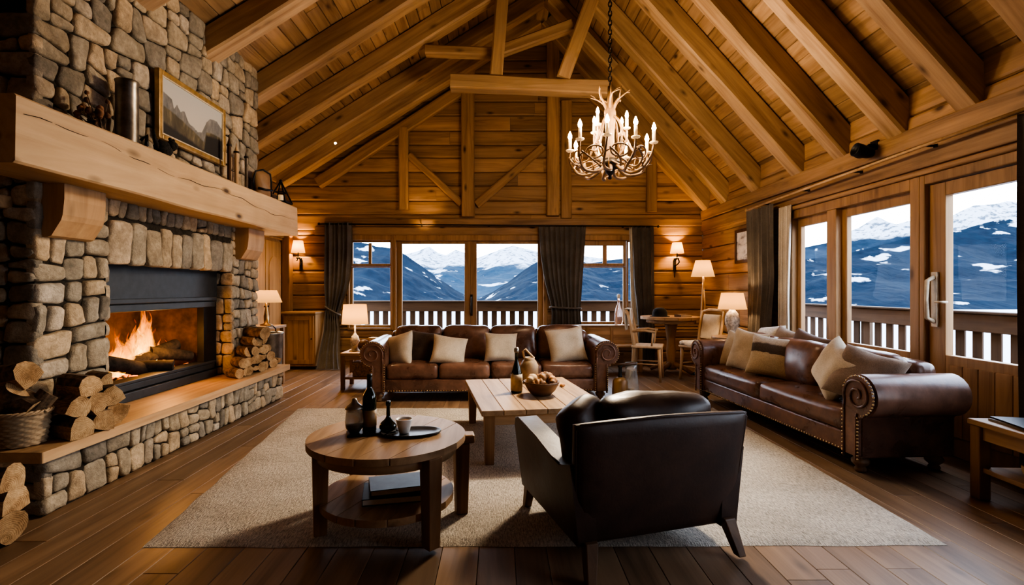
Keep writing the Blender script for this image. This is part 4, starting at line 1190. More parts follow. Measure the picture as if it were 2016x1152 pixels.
for i, (x, y) in enumerate(((.275, -.275), (-.325, -.135), (.395, .125), (-.255, .31))):
    mb = MB(); a, b_ = .042, .033; M = Matrix.Rotation(math.atan2(y, x), 3, 'Z'); o = Vector((x, y, 0))
    zt_ = .452 if i != 2 else .40
    f = lambda q, z: [o+M @ Vector((sx*q, sy*q, z)) for sx, sy in ((-1, -1), (1, -1), (1, 1), (-1, 1))]
    mb.hexa(f(b_, 0), f(a, zt_)); lg = mb.build('leg', M_tblz, rt, bevel=.005)
    if i == 2:
        m2 = MB(); m2.box((.385, .14, .425), (.17, .10, .05), Matrix.Rotation(R(8), 3, 'Z')); m2.build('bracket', M_tblx, rt, bevel=.012)
RTZ = RUGZ+.487
# ------------------------------------------------------------------ side table at the near right
st = thing('side_table', 'wooden side table with a lower shelf beside the balcony door', 'table', (2.90, 2.35, 0), R(-3))
mb = MB()
for i in range(3): mb.bb(i*.14+.0015, (i+1)*.14-.0015, 0, .86, .455, .49)
mb.build('tabletop', M_tbl, st, bevel=.006)
mb = MB(); mb.bb(.03, .05, .05, .81, .37, .455); mb.bb(.37, .39, .05, .81, .37, .455); mb.bb(.05, .37, .03, .05, .37, .455); mb.bb(.05, .37, .81, .83, .37, .455); mb.build('apron', M_tbl, st, bevel=.004)
mb = MB(); mb.bb(.03, .39, .06, .80, .17, .20); mb.build('shelf', M_tbl, st, bevel=.006)
for x in (.045, .375):
    for y in (.045, .815):
        mb = MB(); mb.bb(x-.035, x+.035, y-.035, y+.035, 0, .455); mb.build('leg', M_tblz, st, bevel=.006)
# ------------------------------------------------------------------ lamp table between curtain and long sofa
lt = thing('lamp_table', 'small open wooden side table beside the tied curtain', 'table', (-1.845, 6.80, 0))
mb = MB(); mb.bb(-.23, .23, -.23, .23, .44, .475); mb.build('tabletop', M_tblx, lt, bevel=.006)
mb = MB(); mb.bb(-.21, .21, -.21, .21, .13, .16); mb.build('shelf', M_tblx, lt, bevel=.005)
for sx in (-1, 1):
    for sy in (-1, 1):
        mb = MB(); mb.bb(sx*.2-.025, sx*.2+.025, sy*.2-.025, sy*.2+.025, 0, .44); mb.build('leg', M_tblz, lt, bevel=.004)
mb = MB(); mb.bb(-.22, .22, -.215, -.195, .385, .44); mb.build('apron', M_tblx, lt, bevel=.003)
# ------------------------------------------------------------------ lamps
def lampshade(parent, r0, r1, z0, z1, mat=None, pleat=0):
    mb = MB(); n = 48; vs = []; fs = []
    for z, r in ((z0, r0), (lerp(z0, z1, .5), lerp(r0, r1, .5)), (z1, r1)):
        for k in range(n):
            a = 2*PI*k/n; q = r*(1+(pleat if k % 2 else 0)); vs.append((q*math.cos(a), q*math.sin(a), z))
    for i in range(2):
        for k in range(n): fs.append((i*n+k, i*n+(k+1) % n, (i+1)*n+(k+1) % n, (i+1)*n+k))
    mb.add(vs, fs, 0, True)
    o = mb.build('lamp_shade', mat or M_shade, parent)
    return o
LIGHTS = []
def pt(loc, watts, col=(1, .66, .36), r=.05):
    l = bpy.data.lights.new('lamp_light', 'POINT'); l.energy = watts; l.color = col; l.shadow_soft_size = r
    o = bpy.data.objects.new('lamp_light', l); C.objects.link(o); o.location = loc; return o
def spot(loc, to, watts, col, ang, blend=.6, r=.05):
    l = bpy.data.lights.new('spot_light', 'SPOT'); l.energy = watts; l.color = col; l.spot_size = R(ang); l.spot_blend = blend; l.shadow_soft_size = r
    o = bpy.data.objects.new('spot_light', l); C.objects.link(o); o.location = loc
    o.rotation_euler = (Vector(to)-Vector(loc)).to_track_quat('-Z', 'Y').to_euler(); return o
def area(loc, to, w, h, watts, col):
    l = bpy.data.lights.new('window_light', 'AREA'); l.shape = 'RECTANGLE'; l.size = w; l.size_y = h; l.energy = watts; l.color = col
    o = bpy.data.objects.new('window_light', l); C.objects.link(o); o.location = loc
    o.rotation_euler = (Vector(to)-Vector(loc)).to_track_quat('-Z', 'Y').to_euler(); return o
def bulb(parent, z, r=.03):
    mb = MB(); mb.sphere((0, 0, z), r, 12, sc=(1, 1, 1.25)); return mb.build('bulb', M_bulb_soft, parent)
M_bulb_soft = emis('bulb_soft', (1.0, .66, .32), 6)
# beside the curtain
p = Vector((-1.94, 6.78, .475))
l1 = thing('table_lamp', 'lit table lamp on the small open table beside the tied curtain', 'lamp', p)
mb = MB(); mb.lathe([(.075, 0), (.075, .012), (.05, .02), (.055, .08), (.062, .14), (.045, .20), (.02, .23), (.012, .25), (.012, .39)], 18); mb.build('base', M_stoneware, l1)
lampshade(l1, .172, .15, .365, .625); bulb(l1, .45)
pt(p+Vector((0, 0, .50)), 24)
# behind the chimney, on the console
cn = thing('console_table', 'narrow wooden console table behind the stone chimney', 'table', (-3.20, 6.75, 0))
mb = MB(); mb.bb(-.24, .24, -.28, .28, .78, .815); mb.build('tabletop', M_tbl, cn, bevel=.005)
for sx in (-1, 1):
    for sy in (-1, 1):
        mb = MB(); mb.bb(sx*.2-.025, sx*.2+.025, sy*.24-.025, sy*.24+.025, 0, .78); mb.build('leg', M_tblz, cn, bevel=.004)
p = Vector((-3.16, 6.86, .815))
l2 = thing('table_lamp', 'lit table lamp with a sloping shade half hidden behind the stone chimney', 'lamp', p)
mb = MB(); mb.lathe([(.08, 0), (.08, .015), (.03, .03), (.035, .12), (.02, .2), (.012, .24), (.012, .33)], 16); mb.build('base', M_brass, l2)
lampshade(l2, .20, .13, .31, .475); bulb(l2, .38)
pt(p+Vector((0, 0, .41)), 18)
# right corner: white ceramic lamp on a small table behind the sofa arm
rc = thing('side_table', 'small round wooden table behind the far arm of the balcony-side sofa', 'table', (3.06, 6.72, 0))
mb = MB(); mb.lathe([(.24, .64), (.25, .645), (.25, .675), (.24, .68), (.0, .68)], 28); mb.build('tabletop', M_tblx, rc)
mb = MB(); mb.lathe([(.13, 0), (.13, .02), (.04, .05), (.035, .5), (.06, .64)], 16); mb.build('pedestal', M_tblz, rc)
p = Vector((3.06, 6.70, .68))
l3 = thing('table_lamp', 'lit table lamp with a white urn base behind the balcony-side sofa', 'lamp', p)
mb = MB(); mb.lathe([(.055, 0), (.058, .015), (.048, .03), (.065, .09), (.088, .17), (.092, .23), (.075, .30), (.04, .345), (.03, .36), (.03, .37), (.012, .38), (.012, .42)], 24); mb.build('base', M_stoneware, l3)
lampshade(l3, .178, .135, .36, .575); bulb(l3, .44)
pt(p+Vector((0, 0, .47)), 22)
# floor lamp
p = Vector((3.09, 7.75, 0))
l4 = thing('floor_lamp', 'lit floor lamp with twisted wooden pole in the dining corner', 'lamp', p)
mb = MB(); mb.lathe([(.15, 0), (.15, .02), (.03, .04), (.02, .06)], 20); mb.build('base', M_dkwood, l4)
mb = MB(); mb.tube([(-.10, 0, .03), (-.06, 0, .5), (-.01, .01, 1.0), (.01, 0, 1.45), (0, 0, 1.52)], [.022, .02, .018, .016, .014], 8)
mb.tube([(.05, -.05, .03), (.02, -.02, .6), (.03, .0, 1.1), (.0, 0, 1.4)], [.018, .016, .014, .012], 8); mb.build('pole', M_chair, l4)
lampshade(l4, .172, .105, 1.495, 1.745); bulb(l4, 1.60)
pt(p+Vector((0, 0, 1.62)), 24)
# sconces
def sconce(label, px, py0, py1, pyb, w, watts):
    D = YB-.13; p = W(px, py1, D)
    t = thing('wall_sconce', label, 'wall lamp', (p.x, YB, p.z))
    h = (py1-py0)/1000*D
    s_ = lampshade(t, w, w*.68, 0, h, pleat=.03); s_.location = (0, -.13, 0)
    b_ = bulb(t, h*.45, .022); b_.location = (0, -.13, 0)
    zb = -(pyb-py1)/1000*D
    mb = MB(); mb.tube([(0, -.13, h*.35), (0, -.13, -.02), (0, -.13, -.09)], .011, 8); mb.tube([(0, -.13, -.06), (.035, -.12, -.12), (.05, -.09, -.15), (.03, -.05, -.19), (0, -.02, -.20)], .011, 8)
    mb.tube([(0, -.13, -.09), (-.03, -.11, -.13), (-.045, -.08, -.12)], .008, 8); mb.lathe([(.03, -.1), (.035, -.085), (.015, -.07)], 12, (0, -.13, 0)); mb.build('arm', M_iron, t)
    mb = MB(); mb.box((0, -.008, -.20), (.05, .018, .20)); mb.sphere((0, -.015, -.09), .02, 10); mb.tube([(0, -.01, -.29), (0, -.012, zb)], .008, 6); mb.build('wall_plate', M_iron, t, bevel=.004)
    pt((p.x, YB-.14, p.z+h*.5), watts*4.5, (1, .56, .22), .035)
    return t
sconce('lit wall sconce with pleated shade between the mantel end and curtain', 587, 474, 498, 534, .112, 7)
sconce('lit wall sconce with pleated shade on the back wall of the dining corner', 1333, 478, 499, 546, .112, 8)
# ------------------------------------------------------------------ chandelier
CH = Vector((1.08, 5.0, 0)); zc = 2.64
ch = thing('chandelier', 'antler chandelier with lit candle bulbs hanging on a chain', 'chandelier', (CH.x, CH.y, zc))
ztop = zr(CH.x)+ROOFR
mb = MB(); z = .66; i = 0
while zc+z < ztop-.03:
    pts = [(math.cos(2*PI*k/10)*.017*(1 if i % 2 else 0), math.cos(2*PI*k/10)*.017*(0 if i % 2 else 1), z+.026+math.sin(2*PI*k/10)*.032) for k in range(10)]
    mb.tube(pts, .0055, 5, closed=True); z += .046; i += 1
mb.build('chain', M_iron, ch)
mb = MB(); mb.lathe([(.05, ztop-zc-.06), (.06, ztop-zc-.03), (.06, ztop-zc+.02)], 14); mb.build('ceiling_plate', M_iron, ch)
mb = MB(); mb.lathe([(.045, -.12), (.05, -.05), (.042, .15), (.05, .3), (.06, .40), (.05, .44), (.03, .5), (.022, .66)], 10); mb.build('stem', M_antler, ch)
mb = MB(); mb.lathe([(.0, -.26), (.02, -.25), (.015, -.22), (.045, -.19), (.05, -.16), (.11, -.13), (.12, -.10), (.08, -.06), (.05, -.05)], 12); mb.build('finial', M_iron, ch)
rr = random.Random(3)
def antler(pts, r0, r1, nm, tines=()):
    mb = MB(); n = len(pts); P = []
    # Catmull-Rom
    Q = [Vector(p) for p in pts]; Q = [Q[0]*2-Q[1]]+Q+[Q[-1]*2-Q[-2]]
    for i in range(1, len(Q)-2):
        for k in range(6):
            t = k/6; a, b, c, d = Q[i-1:i+3]
            P.append(.5*((2*b)+(c-a)*t+(2*a-5*b+4*c-d)*t*t+(3*b-a-3*c+d)*t**3))
    P.append(Q[-2]); m = len(P)
    mb.tube(P, [lerp(r0, r1, i/(m-1)) for i in range(m)], 8)
    for f, dv, r in tines:
        p = P[int(f*(m-1))]; d = Vector(dv); mb.tube([p, p+d*.5+Vector((0, 0, .008)), p+d], [r, r*.75, .003], 6)
    return mb.build(nm, M_antler, ch)
N8 = 9
for k in range(N8):
    a = 2*PI*k/N8+.25; c, s_ = math.cos(a), math.sin(a); j = rr.uniform(-.025, .025); Rr = .40+rr.uniform(-.02, .025)
    f = lambda r, z, da=0: (r*math.cos(a+da), r*math.sin(a+da), z)
    antler([f(.05, -.10), f(.18, -.20, .1), f(.31, -.19, -.12), f(.39, -.08, -.05), f(Rr, .03+j)], .017, .010, 'arm',
           [(.35, (c*.02, s_*.02, .12), .009), (.55, (s_*.1, -c*.1, .05), .008), (.75, (-s_*.09, c*.09, .03), .008)])
    antler([f(.40, -.04, .05), f(.37, -.12, .28), f(.27, -.17, .42), f(.16, -.12, .3), f(.07, -.08, .15)], .010, .007, 'branch', [(.4, (c*.08, s_*.08, .03), .006)])
    cd = MB(); cd.lathe([(.012, 0), (.038, .012), (.042, .024), (.016, .02)], 12); cd.lathe([(.0165, .018), (.0165, .125), (.004, .128)], 12)
    cn_ = cd.build('candle', M_candle, ch, loc=f(Rr, .03+j))
    b_ = MB(); b_.lathe([(.0, .122), (.013, .13), (.022, .152), (.016, .178), (.003, .208)], 10); b_.build('bulb', M_bulb, cn_)
for k in range(4):
    a = 2*PI*k/4+.72; c, s_ = math.cos(a), math.sin(a); j = rr.uniform(-.02, .05)
    f = lambda r, z, da=0: (r*math.cos(a+da), r*math.sin(a+da), z)
    antler([f(.04, .36), f(.10, .30), f(.15, .17, .1), f(.20, .06, .15), f(.25, -.02, .1), f(.33, -.03, .05)], .014, .008, 'arm', [(.4, (c*.05, s_*.05, .09), .008)])
    antler([f(.05, -.08), f(.14, -.02), f(.19, .09), f(.195, .20+j)], .012, .009, 'arm', [(.6, (s_*.06, -c*.06, .05), .007)])
    cd = MB(); cd.lathe([(.012, 0), (.034, .012), (.036, .022), (.016, .02)], 12); cd.lathe([(.0155, .018), (.0155, .11), (.004, .113)], 12)
    cn_ = cd.build('candle', M_candle, ch, loc=f(.195, .20+j))
    b_ = MB(); b_.lathe([(.0, .107), (.011, .115), (.018, .135), (.013, .16), (.003, .185)], 10); b_.build('bulb', M_bulb, cn_)
for k in range(N8):
    a = 2*PI*k/N8+.58; cc = Vector((.335*math.cos(a), .335*math.sin(a), -.055)); tg = Vector((-math.sin(a), math.cos(a), 0)); up = Vector((math.cos(a)*.35, math.sin(a)*.35, .9))
    mb = MB(); mb.tube([cc+tg*(.085*math.cos(q))+up*(.060*math.sin(q)) for q in [2*PI*i/18 for i in range(18)]], .0085, 7, closed=True); mb.build('antler_loop', M_antler, ch)
for k in range(6):
    a = 2*PI*k/6+.3; f = lambda r, z, da=0: (r*math.cos(a+da), r*math.sin(a+da), z)
    antler([f(.03, .42), f(.07, .50), f(.13, .55, .2), f(.19, .56+.05*(k % 2), .5)], .016, .004, 'crown_antler', [(.5, (math.cos(a)*.02, math.sin(a)*.02, .11), .008), (.75, (math.cos(a+1.2)*.07, math.sin(a+1.2)*.07, .03), .007)])
for k in range(5):
    a = 2*PI*k/5; pt(CH+Vector((.36*math.cos(a), .36*math.sin(a), zc+.24)), 20, (1, .76, .52), .06)
spot((CH.x, CH.y, 2.33), (-.1, 3.7, 0), 330, (1, .84, .64), 120, .8, .18)  # extra spot added under the chandelier to brighten rug and floor
spot((.45, 5.0, 2.95), (-2.86, 4.2, 2.75), 170, (1, .83, .63), 85, .9, .15)  # second added spot, lifts the upper chimney stones and mantel; no fixture of its own
# ceiling spotlight in the slope
p = W(661, 283, 7.75)
sp = thing('ceiling_spotlight', 'tiny lit round spotlight recessed in the sloping boards', 'light', p)
mb = MB(); mb.lathe([(.018, 0), (.018, .02), (.0, .02)], 16, M=Matrix.Rotation(R(-32), 3, 'Y')); mb.build('lens', emis('spot_lens', (1, .75, .45), 12), sp)
spot(p+Vector((.02, -.02, -.06)), (-2.5, 7.3, 0), 150, (1, .66, .33), 80, .8, .03)
spot(W(833, 470, 8.45), W(833, 390, 8.78), 16, (1, .62, .28), 75, .9)
# ------------------------------------------------------------------ curtains
def curtain(label, keys, pleats, to3, dep, mat=M_curt, tie=None, seed=0, dk=None, name='curtain', nu=9, group=None):
    """keys: (z, u0, u1) top to bottom; dep: pleat depth; dk: (z, d) distance from the wall"""
    keys = sorted(keys, key=lambda k: k[0]); N = pleats*nu; nv = 60
    z0, z1 = keys[0][0], keys[-1][0]; vs = []; fs = []
    L = [(k[0], k[1]) for k in keys]; Rr = [(k[0], k[2]) for k in keys]
    def sm(P, z):   # smoothed lookup
        return sum(interp(P, z+o)*w for o, w in ((-.12, .2), (-.06, .2), (0, .2), (.06, .2), (.12, .2))) if z0+.12 < z < z1-.12 else interp(P, z)
    for j in range(nv+1):
        z = z1+(z0-z1)*j/nv; a, b = sm(L, z), sm(Rr, z); d0 = interp(dk, z) if dk else 0
        for i in range(N+1):
            u = i/N; ph = u*pleats*2*PI+.5*math.sin(u*9+seed)+.35*math.sin(z*1.7+u*5+seed)
            d = dep*(math.sin(ph)+.35*math.sin(ph*.5+z*1.1+seed))
            uu = lerp(a, b, u)+.010*math.cos(ph)
            vs.append(to3(uu, d0+d, z))
    for j in range(nv):
        for i in range(N):
            a = j*(N+1)+i; fs.append((a, a+1, a+N+2, a+N+1))
    mb = MB(); mb.add(vs, fs, 0, True)
    if tie is None:
        o = mb.build(name, mat); tag(o, label, 'curtain', group); return o
    base = to3((keys[0][1]+keys[0][2])/2, 0, 0)
    t = thing(name, label, 'curtain', base)
    off = -Vector(base)
    o = mb.build('drape', mat, t, loc=off)
    zt, slope = tie; a, b = sm(L, zt), sm(Rr, zt); P = []
    for k in range(20):
        an = 2*PI*k/20; u = (a+b)/2+(b-a)/2*1.05*math.cos(an)
        P.append(to3(u, (interp(dk, zt) if dk else 0)+dep*1.6*math.sin(an), zt+slope*math.cos(an)))
    m2 = MB(); m2.tube(P, .016, 8, closed=True); m2.build('tieback', mat, t, loc=off)
    return t
CD = YB-.15
toB = lambda u, d, z: (u, CD-d, z)
cx = lambda px: X_(px, CD)
cz = lambda py: Z_(py, CD)
curtain('dark grey curtain tied back at one side between lamp table and pine cabinet',
        [(cz(438), cx(638), cx(692)), (cz(500), cx(638), cx(693)), (cz(560), cx(638), cx(688)), (cz(600), cx(642), cx(674)), (cz(618), cx(643), cx(667)), (cz(640), cx(643), cx(672)), (cz(690), cx(643), cx(680)), (.02, cx(644), cx(690))],
        6, toB, .032, tie=(cz(612), -.07), seed=1, dk=[(0, .50), (.6, .12), (1.0, .02), (2.5, 0)])
curtain('wide dark grey curtain gathered in the middle of the back windows',
        [(cz(446), cx(1059), cx(1153)), (cz(500), cx(1063), cx(1150)), (cz(550), cx(1070), cx(1146)), (cz(595), cx(1082), cx(1143)), (cz(608), cx(1086), cx(1141)), (cz(630), cx(1085), cx(1143)), (cz(680), cx(1080), cx(1148)), (.02, cx(1075), cx(1150))],
        9, toB, .030, tie=(cz(606), -.01), seed=2)
curtain('narrow dark grey curtain beside the wall sconce of the dining corner',
        [(cz(446), cx(1243), cx(1286)), (cz(560), cx(1247), cx(1287)), (cz(620), cx(1254), cx(1287)), (.02, cx(1258), cx(1289))], 5, toB, .03, seed=3)
curtain('white sheer curtain showing behind the narrow dining corner curtain', [(cz(446), cx(1240), cx(1262)), (cz(600), cx(1244), cx(1264)), (.02, cx(1250), cx(1266))], 4, lambda u, d, z: (u, YB-.055-d, z), .012, M_sheer, seed=4, name='sheer_curtain')
toR = lambda u, d, z: (XR-.13-d, u, z)
curtain('dark grey curtain at the far end of the side windows', [(2.36, 6.26, 6.88), (1.4, 6.24, 6.86), (.9, 6.34, 6.9), (.02, 6.36, 6.95)], 6, toR, .032, seed=5)
curtain('pale sheer curtain beside the far side window', [(2.30, 5.98, 6.24), (1.2, 6.03, 6.26), (.02, 6.0, 6.26)], 5, lambda u, d, z: (XR-.07-d, u, z), .015, M_sheer, seed=6, name='sheer_curtain')
curtain('dark curtain hanging behind the side table with the magazine', [(2.455, 2.86, 3.34), (1.2, 2.86, 3.335), (.02, 2.84, 3.33)], 5, lambda u, d, z: (XR-.10-d, u, z), .03, seed=7)
def rod(label, p0, p1, mat, fin, n, nrm):
    t = thing('curtain_rod', label, 'curtain rod', p0); o = Vector(p0); d = Vector(p1)-o
    mb = MB(); mb.tube([(0, 0, 0), d], .013, 10); mb.build('pole', mat, t)
    for q in (Vector((0, 0, 0)), d):
        mb = MB(); mb.sphere(q, .024, 10); mb.build('end_knob', mat, t)
    for k in range(n):
        q = d*((k+.5)/n); mb = MB(); mb.tube([q, q+Vector(nrm)], .009, 6); mb.lathe([(.018, -.012), (.018, .012)], 10, q+Vector(nrm)); mb.build('bracket', M_iron, t)
rod('dark curtain rod across the whole back wall above the windows', (cx(628), CD, cz(441)), (cx(1296), CD, cz(446)), M_iron, 1, 5, (0, .11, 0))
rod('pale wooden curtain rod above the side windows', (XR-.13, 6.95, 2.385), (XR-.13, 2.80, 2.47), M_chair, 1, 5, (.10, 0, 0))
# ------------------------------------------------------------------ cabinets on the left
cb = thing('pine_cabinet', 'low pine cabinet with panelled door beside the tied curtain', 'cabinet', (-3.265, 8.49, 0))
mb = MB(); mb.bb(-.27, .27, -.26, .26, .05, .90); mb.build('carcass', M_cab, cb, bevel=.006)
mb = MB(); mb.bb(-.285, .285, -.30, .27, .90, .935); mb.build('top', M_wallX, cb, bevel=.008)
mb = MB(); mb.bb(-.25, .25, -.22, .24, 0, .05); mb.build('plinth', M_dkwood, cb)
mb = MB(); ring(mb, -.245, .245, .09, .87, .07, -.282, -.26); dr = mb.build('door', M_cab, cb, bevel=.005)
mb = MB(); [mb.bb(-.175+i*.0875, -.175+(i+1)*.0875-.003, -.27, -.26, .16, .80) for i in range(4)]; mb.build('panel', M_cab, dr, bevel=.003)
mb = MB(); mb.sphere((.215, -.295, .5), .014, 8); mb.build('knob', M_iron, dr)
wd = thing('wardrobe', 'tall pine wardrobe with arched door panel against the side wall', 'wardrobe', (-3.60, 7.52, 0))
mb = MB(); mb.bb(-.12, .10, -.55, .55, 0, 2.12); mb.build('carcass', M_cab, wd, bevel=.008)
mb = MB(); mb.bb(-.13, .15, -.60, .60, 2.12, 2.20); mb.bb(-.13, .13, -.58, .58, 2.08, 2.12); mb.build('cornice', M_cab, wd, bevel=.012)
for s in (-1, 1):
    mb = MB(); y0, y1 = (-.53, -.01) if s < 0 else (.01, .53)
    mb.bb(.10, .125, y0, y1, .08, 2.04); dr = mb.build('door', M_cab, wd, bevel=.006)
    m2 = MB(); ym = (y0+y1)/2; r = .17; A = [(ym-r, .25), (ym+r, .25)]+[(ym+r*math.cos(PI*k/12), 1.62+r*1.1*math.sin(PI*k/12)) for k in range(13)]
    A = [(y, z) for y, z in A]
    m2.prism(A, lambda p: (.124, p[0], p[1]), lambda p: (.136, p[0], p[1])); m2.build('panel', M_cab, dr, bevel=.004)
    m3 = MB(); m3.sphere((.142, ym-s*.22, 1.05), .014, 8); m3.build('knob', M_iron, dr)
mb = MB(); mb.bb(XL+.02, XL+.16, 8.62, 8.78, 0, 2.62); struct(mb.build('trim_6', M_frame, bevel=.012))
# metal log bin behind the hearth
bn = thing('log_bin', 'dark metal log bin standing on the floor behind the far firewood pile', 'bin', (-2.87, 6.32, 0))
mb = MB(); mb.lathe([(.135, 0), (.135, .01), (.155, .74), (.163, .76), (.155, .77), (.145, .75), (.128, .03), (0, .03)], 24); mb.build('body', M_pewter, bn)
mb = MB(); mb.tube([(0, -.16, .72), (0, -.17, .80), (0, -.09, .84), (0, .09, .84), (0, .17, .80), (0, .16, .72)], .008, 6); mb.build('handle', M_iron, bn)
# ------------------------------------------------------------------ firewood
def fwood(label, c, L, r, cut, yaw, roll, seed, group, tilt=0):
    mb = MB(); round_log(mb, L, r, seed, cut)
    o = mb.build('firewood_log', [M_bark, M_cutwood], loc=c); o.rotation_euler = (roll, tilt, yaw)
    tag(o, label, 'firewood', group); return o
G = 'split firewood stacked on the near end of the hearth'
near = [
    ((-2.62, 3.11, .472), .070, 'chunk', .1, 'split log at the near bottom corner of the hearth stack'),
    ((-2.62, 3.262, .470), .068, 'chunk', 1.7, 'split log in the middle of the bottom row of the hearth stack'),
    ((-2.63, 3.41, .470), .068, 'chunk', 3.0, 'split log at the far bottom of the hearth stack'),
    ((-2.63, 3.10, .595), .066, 'chunk', -.4, 'split log in the middle row, near side of the hearth stack'),
    ((-2.62, 3.235, .598), .066, 'chunk', .8, 'split log at the heart of the hearth stack'),
    ((-2.64, 3.375, .600), .068, 'chunk', 2.2, 'large split log in the middle row against the stone column'),
    ((-2.62, 3.16, .715), .066, 'chunk', .3, 'split log on top of the hearth stack, nearest the camera'),
    ((-2.64, 3.31, .725), .062, 'quarter', 1.7, 'narrow wedge of wood on top of the hearth stack'),
    ]
for i, (c, r, cut, roll, lab) in enumerate(near):
    fwood(lab, c, .22, r*.98, cut, -.42+.10*math.sin(i*2.3), roll, i+1, G)
G = 'small logs piled on the far end of the hearth'
k = 0
for z, ys in ((.452, [5.16+.107*i for i in range(9)]), (.545, [5.24+.107*i for i in range(7)]), (.638, [5.36+.107*i for i in range(5)]), (.73, [5.48+.107*i for i in range(3)]), (.82, [5.60])):
    for y in ys:
        cut = [None, 'half', None, 'third', None][k % 5]; r = .050+.005*math.sin(k*3.7)
        top = z > .8
        o = fwood('log crowning the firewood pile at the far end of the hearth' if top else 'small log in the pile at the far end of the raised hearth', (-2.70+.02*math.sin(k*5), y+.006*math.sin(k*9), z), .19 if not top else .26, r*(1.3 if top else 1), None if top else cut, -.55+.15*math.sin(k*1.9), k*1.3, 100+k, G); k += 1
# wicker basket with logs
bk = thing('wicker_basket', 'wicker basket of firewood on the near corner of the hearth', 'basket', (-2.775, 2.945, ZH))
mb = MB(); n = 48; m = 26; vs = []; fs = []
for j in range(m+1):
    z = .005+.19*j/m; r0 = .105+.028*j/m
    for i in range(n):
        a = 2*PI*i/n; r = r0+.0075*math.sin(i*PI*.5)*(1 if (j//2) % 2 else -1)+(.004 if j % 2 else -.003)
        vs.append((r*math.cos(a), r*math.sin(a), z))
for j in range(m):
    for i in range(n): fs.append((j*n+i, j*n+(i+1) % n, (j+1)*n+(i+1) % n, (j+1)*n+i))
fs.append(tuple(range(n-1, -1, -1))); mb.add(vs, fs, 0, True); mb.build('body', M_wicker, bk)
mb = MB()
for t_ in range(3):
    mb.tube([((.135+.006*math.cos(a*9+t_*2.1))*math.cos(a), (.135+.006*math.cos(a*9+t_*2.1))*math.sin(a), .195+.008*math.sin(a*9+t_*2.1)) for a in [2*PI*i/60 for i in range(60)]], .007, 6, closed=True)
mb.build('rim', M_wicker, bk)
G = 'firewood in the wicker basket'
for i, (c, r, cut, yaw, tilt, roll, lab) in enumerate((
        ((-2.80, 2.97, .655), .068, 'chunk', 3.0, -.5, .4, 'split log standing tilted in the wicker basket'),
        ((-2.71, 2.93, .600), .055, 'third', .9, -.9, 1.5, 'short split piece sticking out over the rim of the wicker basket'),
        ((-2.86, 2.92, .640), .065, 'third', -.2, -.7, 2.6, 'split log at the far side of the wicker basket'),
        ((-2.86, 2.985, .80), .072, 'chunk', -.3, -.15, .7, 'large split log lying on top of the basket logs'))):
    fwood(lab, c, .24, r, cut, yaw, roll, 60+i, G, tilt)
G = 'firewood stacked on the floor before the hearth'
for i, (c, r, cut, roll, lab) in enumerate((
        ((-2.66, 2.60, .085), .082, None, 0, 'round log at the bottom of the floor stack beside the hearth'),
        ((-2.66, 2.62, .232), .075, 'chunk', .2, 'split log in the middle of the floor stack beside the hearth'),
        ((-2.66, 2.60, .345), .072, 'chunk', .0, 'split log on top of the floor stack beside the hearth'),
        ((-2.66, 2.43, .080), .078, None, .5, 'round log nearest the camera beside the hearth'))):
    fwood(lab, c, .34, r, cut, .03*i-.05, roll, 80+i, G)
# ------------------------------------------------------------------ on the mantel
MZ = 2.326
pa = thing('painting', 'framed mountain landscape painting hung on the stone chimney above the mantel', 'painting', (-2.80, 4.62, 2.82), PI/2)
# local: x along the wall (+x = further away), z up, -y out of the wall
mb = MB(); ring(mb, -.50, .50, -.285, .285, .045, -.035, .01); mb.build('frame', plain('gilt_frame', (.42, .27, .11), .45, .5, var=.2), pa, bevel=.008)
mb = MB(); ring(mb, -.46, .46, -.245, .245, .014, -.030, 0); mb.build('inner_frame', plain('frame_liner', (.55, .46, .32), .6), pa)
def canvas_mat():
    t = NT('landscape_canvas'); tc = t.new('ShaderNodeTexCoord'); sx = t.new('ShaderNodeSeparateXYZ'); t.link(tc.outputs['Generated'], sx.inputs[0])
    v = t.mapping([3.2, 1, 1.2]); n = t.noise(v, 2.2, 6, .65, .5); v2 = t.mapping([14, 1, 7]); n2 = t.noise(v2, 1, 5, .7)
    # three silhouettes: height of the skyline as a curve of x
    def line(stops, amp):
        r = t.ramp(sx.outputs['X'], stops)
        m = t.new('ShaderNodeMath', operation='MULTIPLY_ADD'); t.link(n2, m.inputs[0]); m.inputs[1].default_value = amp; t.link(r, m.inputs[2]); return m.outputs[0]
    def below(h, soft):
        s_ = t.new('ShaderNodeMath', operation='SUBTRACT'); t.link(h, s_.inputs[0]); t.link(sx.outputs['Z'], s_.inputs[1])
        mr = t.new('ShaderNodeMapRange'); t.link(s_.outputs[0], mr.inputs[0]); mr.inputs[1].default_value = 0; mr.inputs[2].default_value = soft; return mr.outputs[0]
    c = t.ramp(sx.outputs['Z'], [(0, (.55, .50, .42)), (1, (.42, .42, .40))])
    c = t.mix(c, t.ramp(n2, [(.3, (.10, .10, .10)), (.7, (.26, .25, .23))]), below(line([(0, .70), (.14, .66), (.17, .50), (.22, .60), (.27, .50), (.33, .56), (.40, .38), (.55, .30), (.62, .33), (.70, .58), (.78, .70), (.9, .72), (1, .62)], .10), .015))
    c = t.mix(c, t.ramp(n, [(.35, (.03, .028, .024)), (.55, (.11, .09, .055)), (.7, (.27, .22, .14))]), below(line([(0, .48), (.2, .42), (.5, .28), (.66, .18), (.7, .40), (.85, .44), (1, .42)], .08), .03))
    c = t.mix(c, (.022, .02, .018), below(line([(0, .20), (.4, .10), (.66, .02), (.7, .36), (1, .40)], .08), .05))
    return t.done(c, .6)
mb = MB(); mb.bb(-.45, .45, -.022, .005, -.235, .235); mb.build('canvas', canvas_mat(), pa)
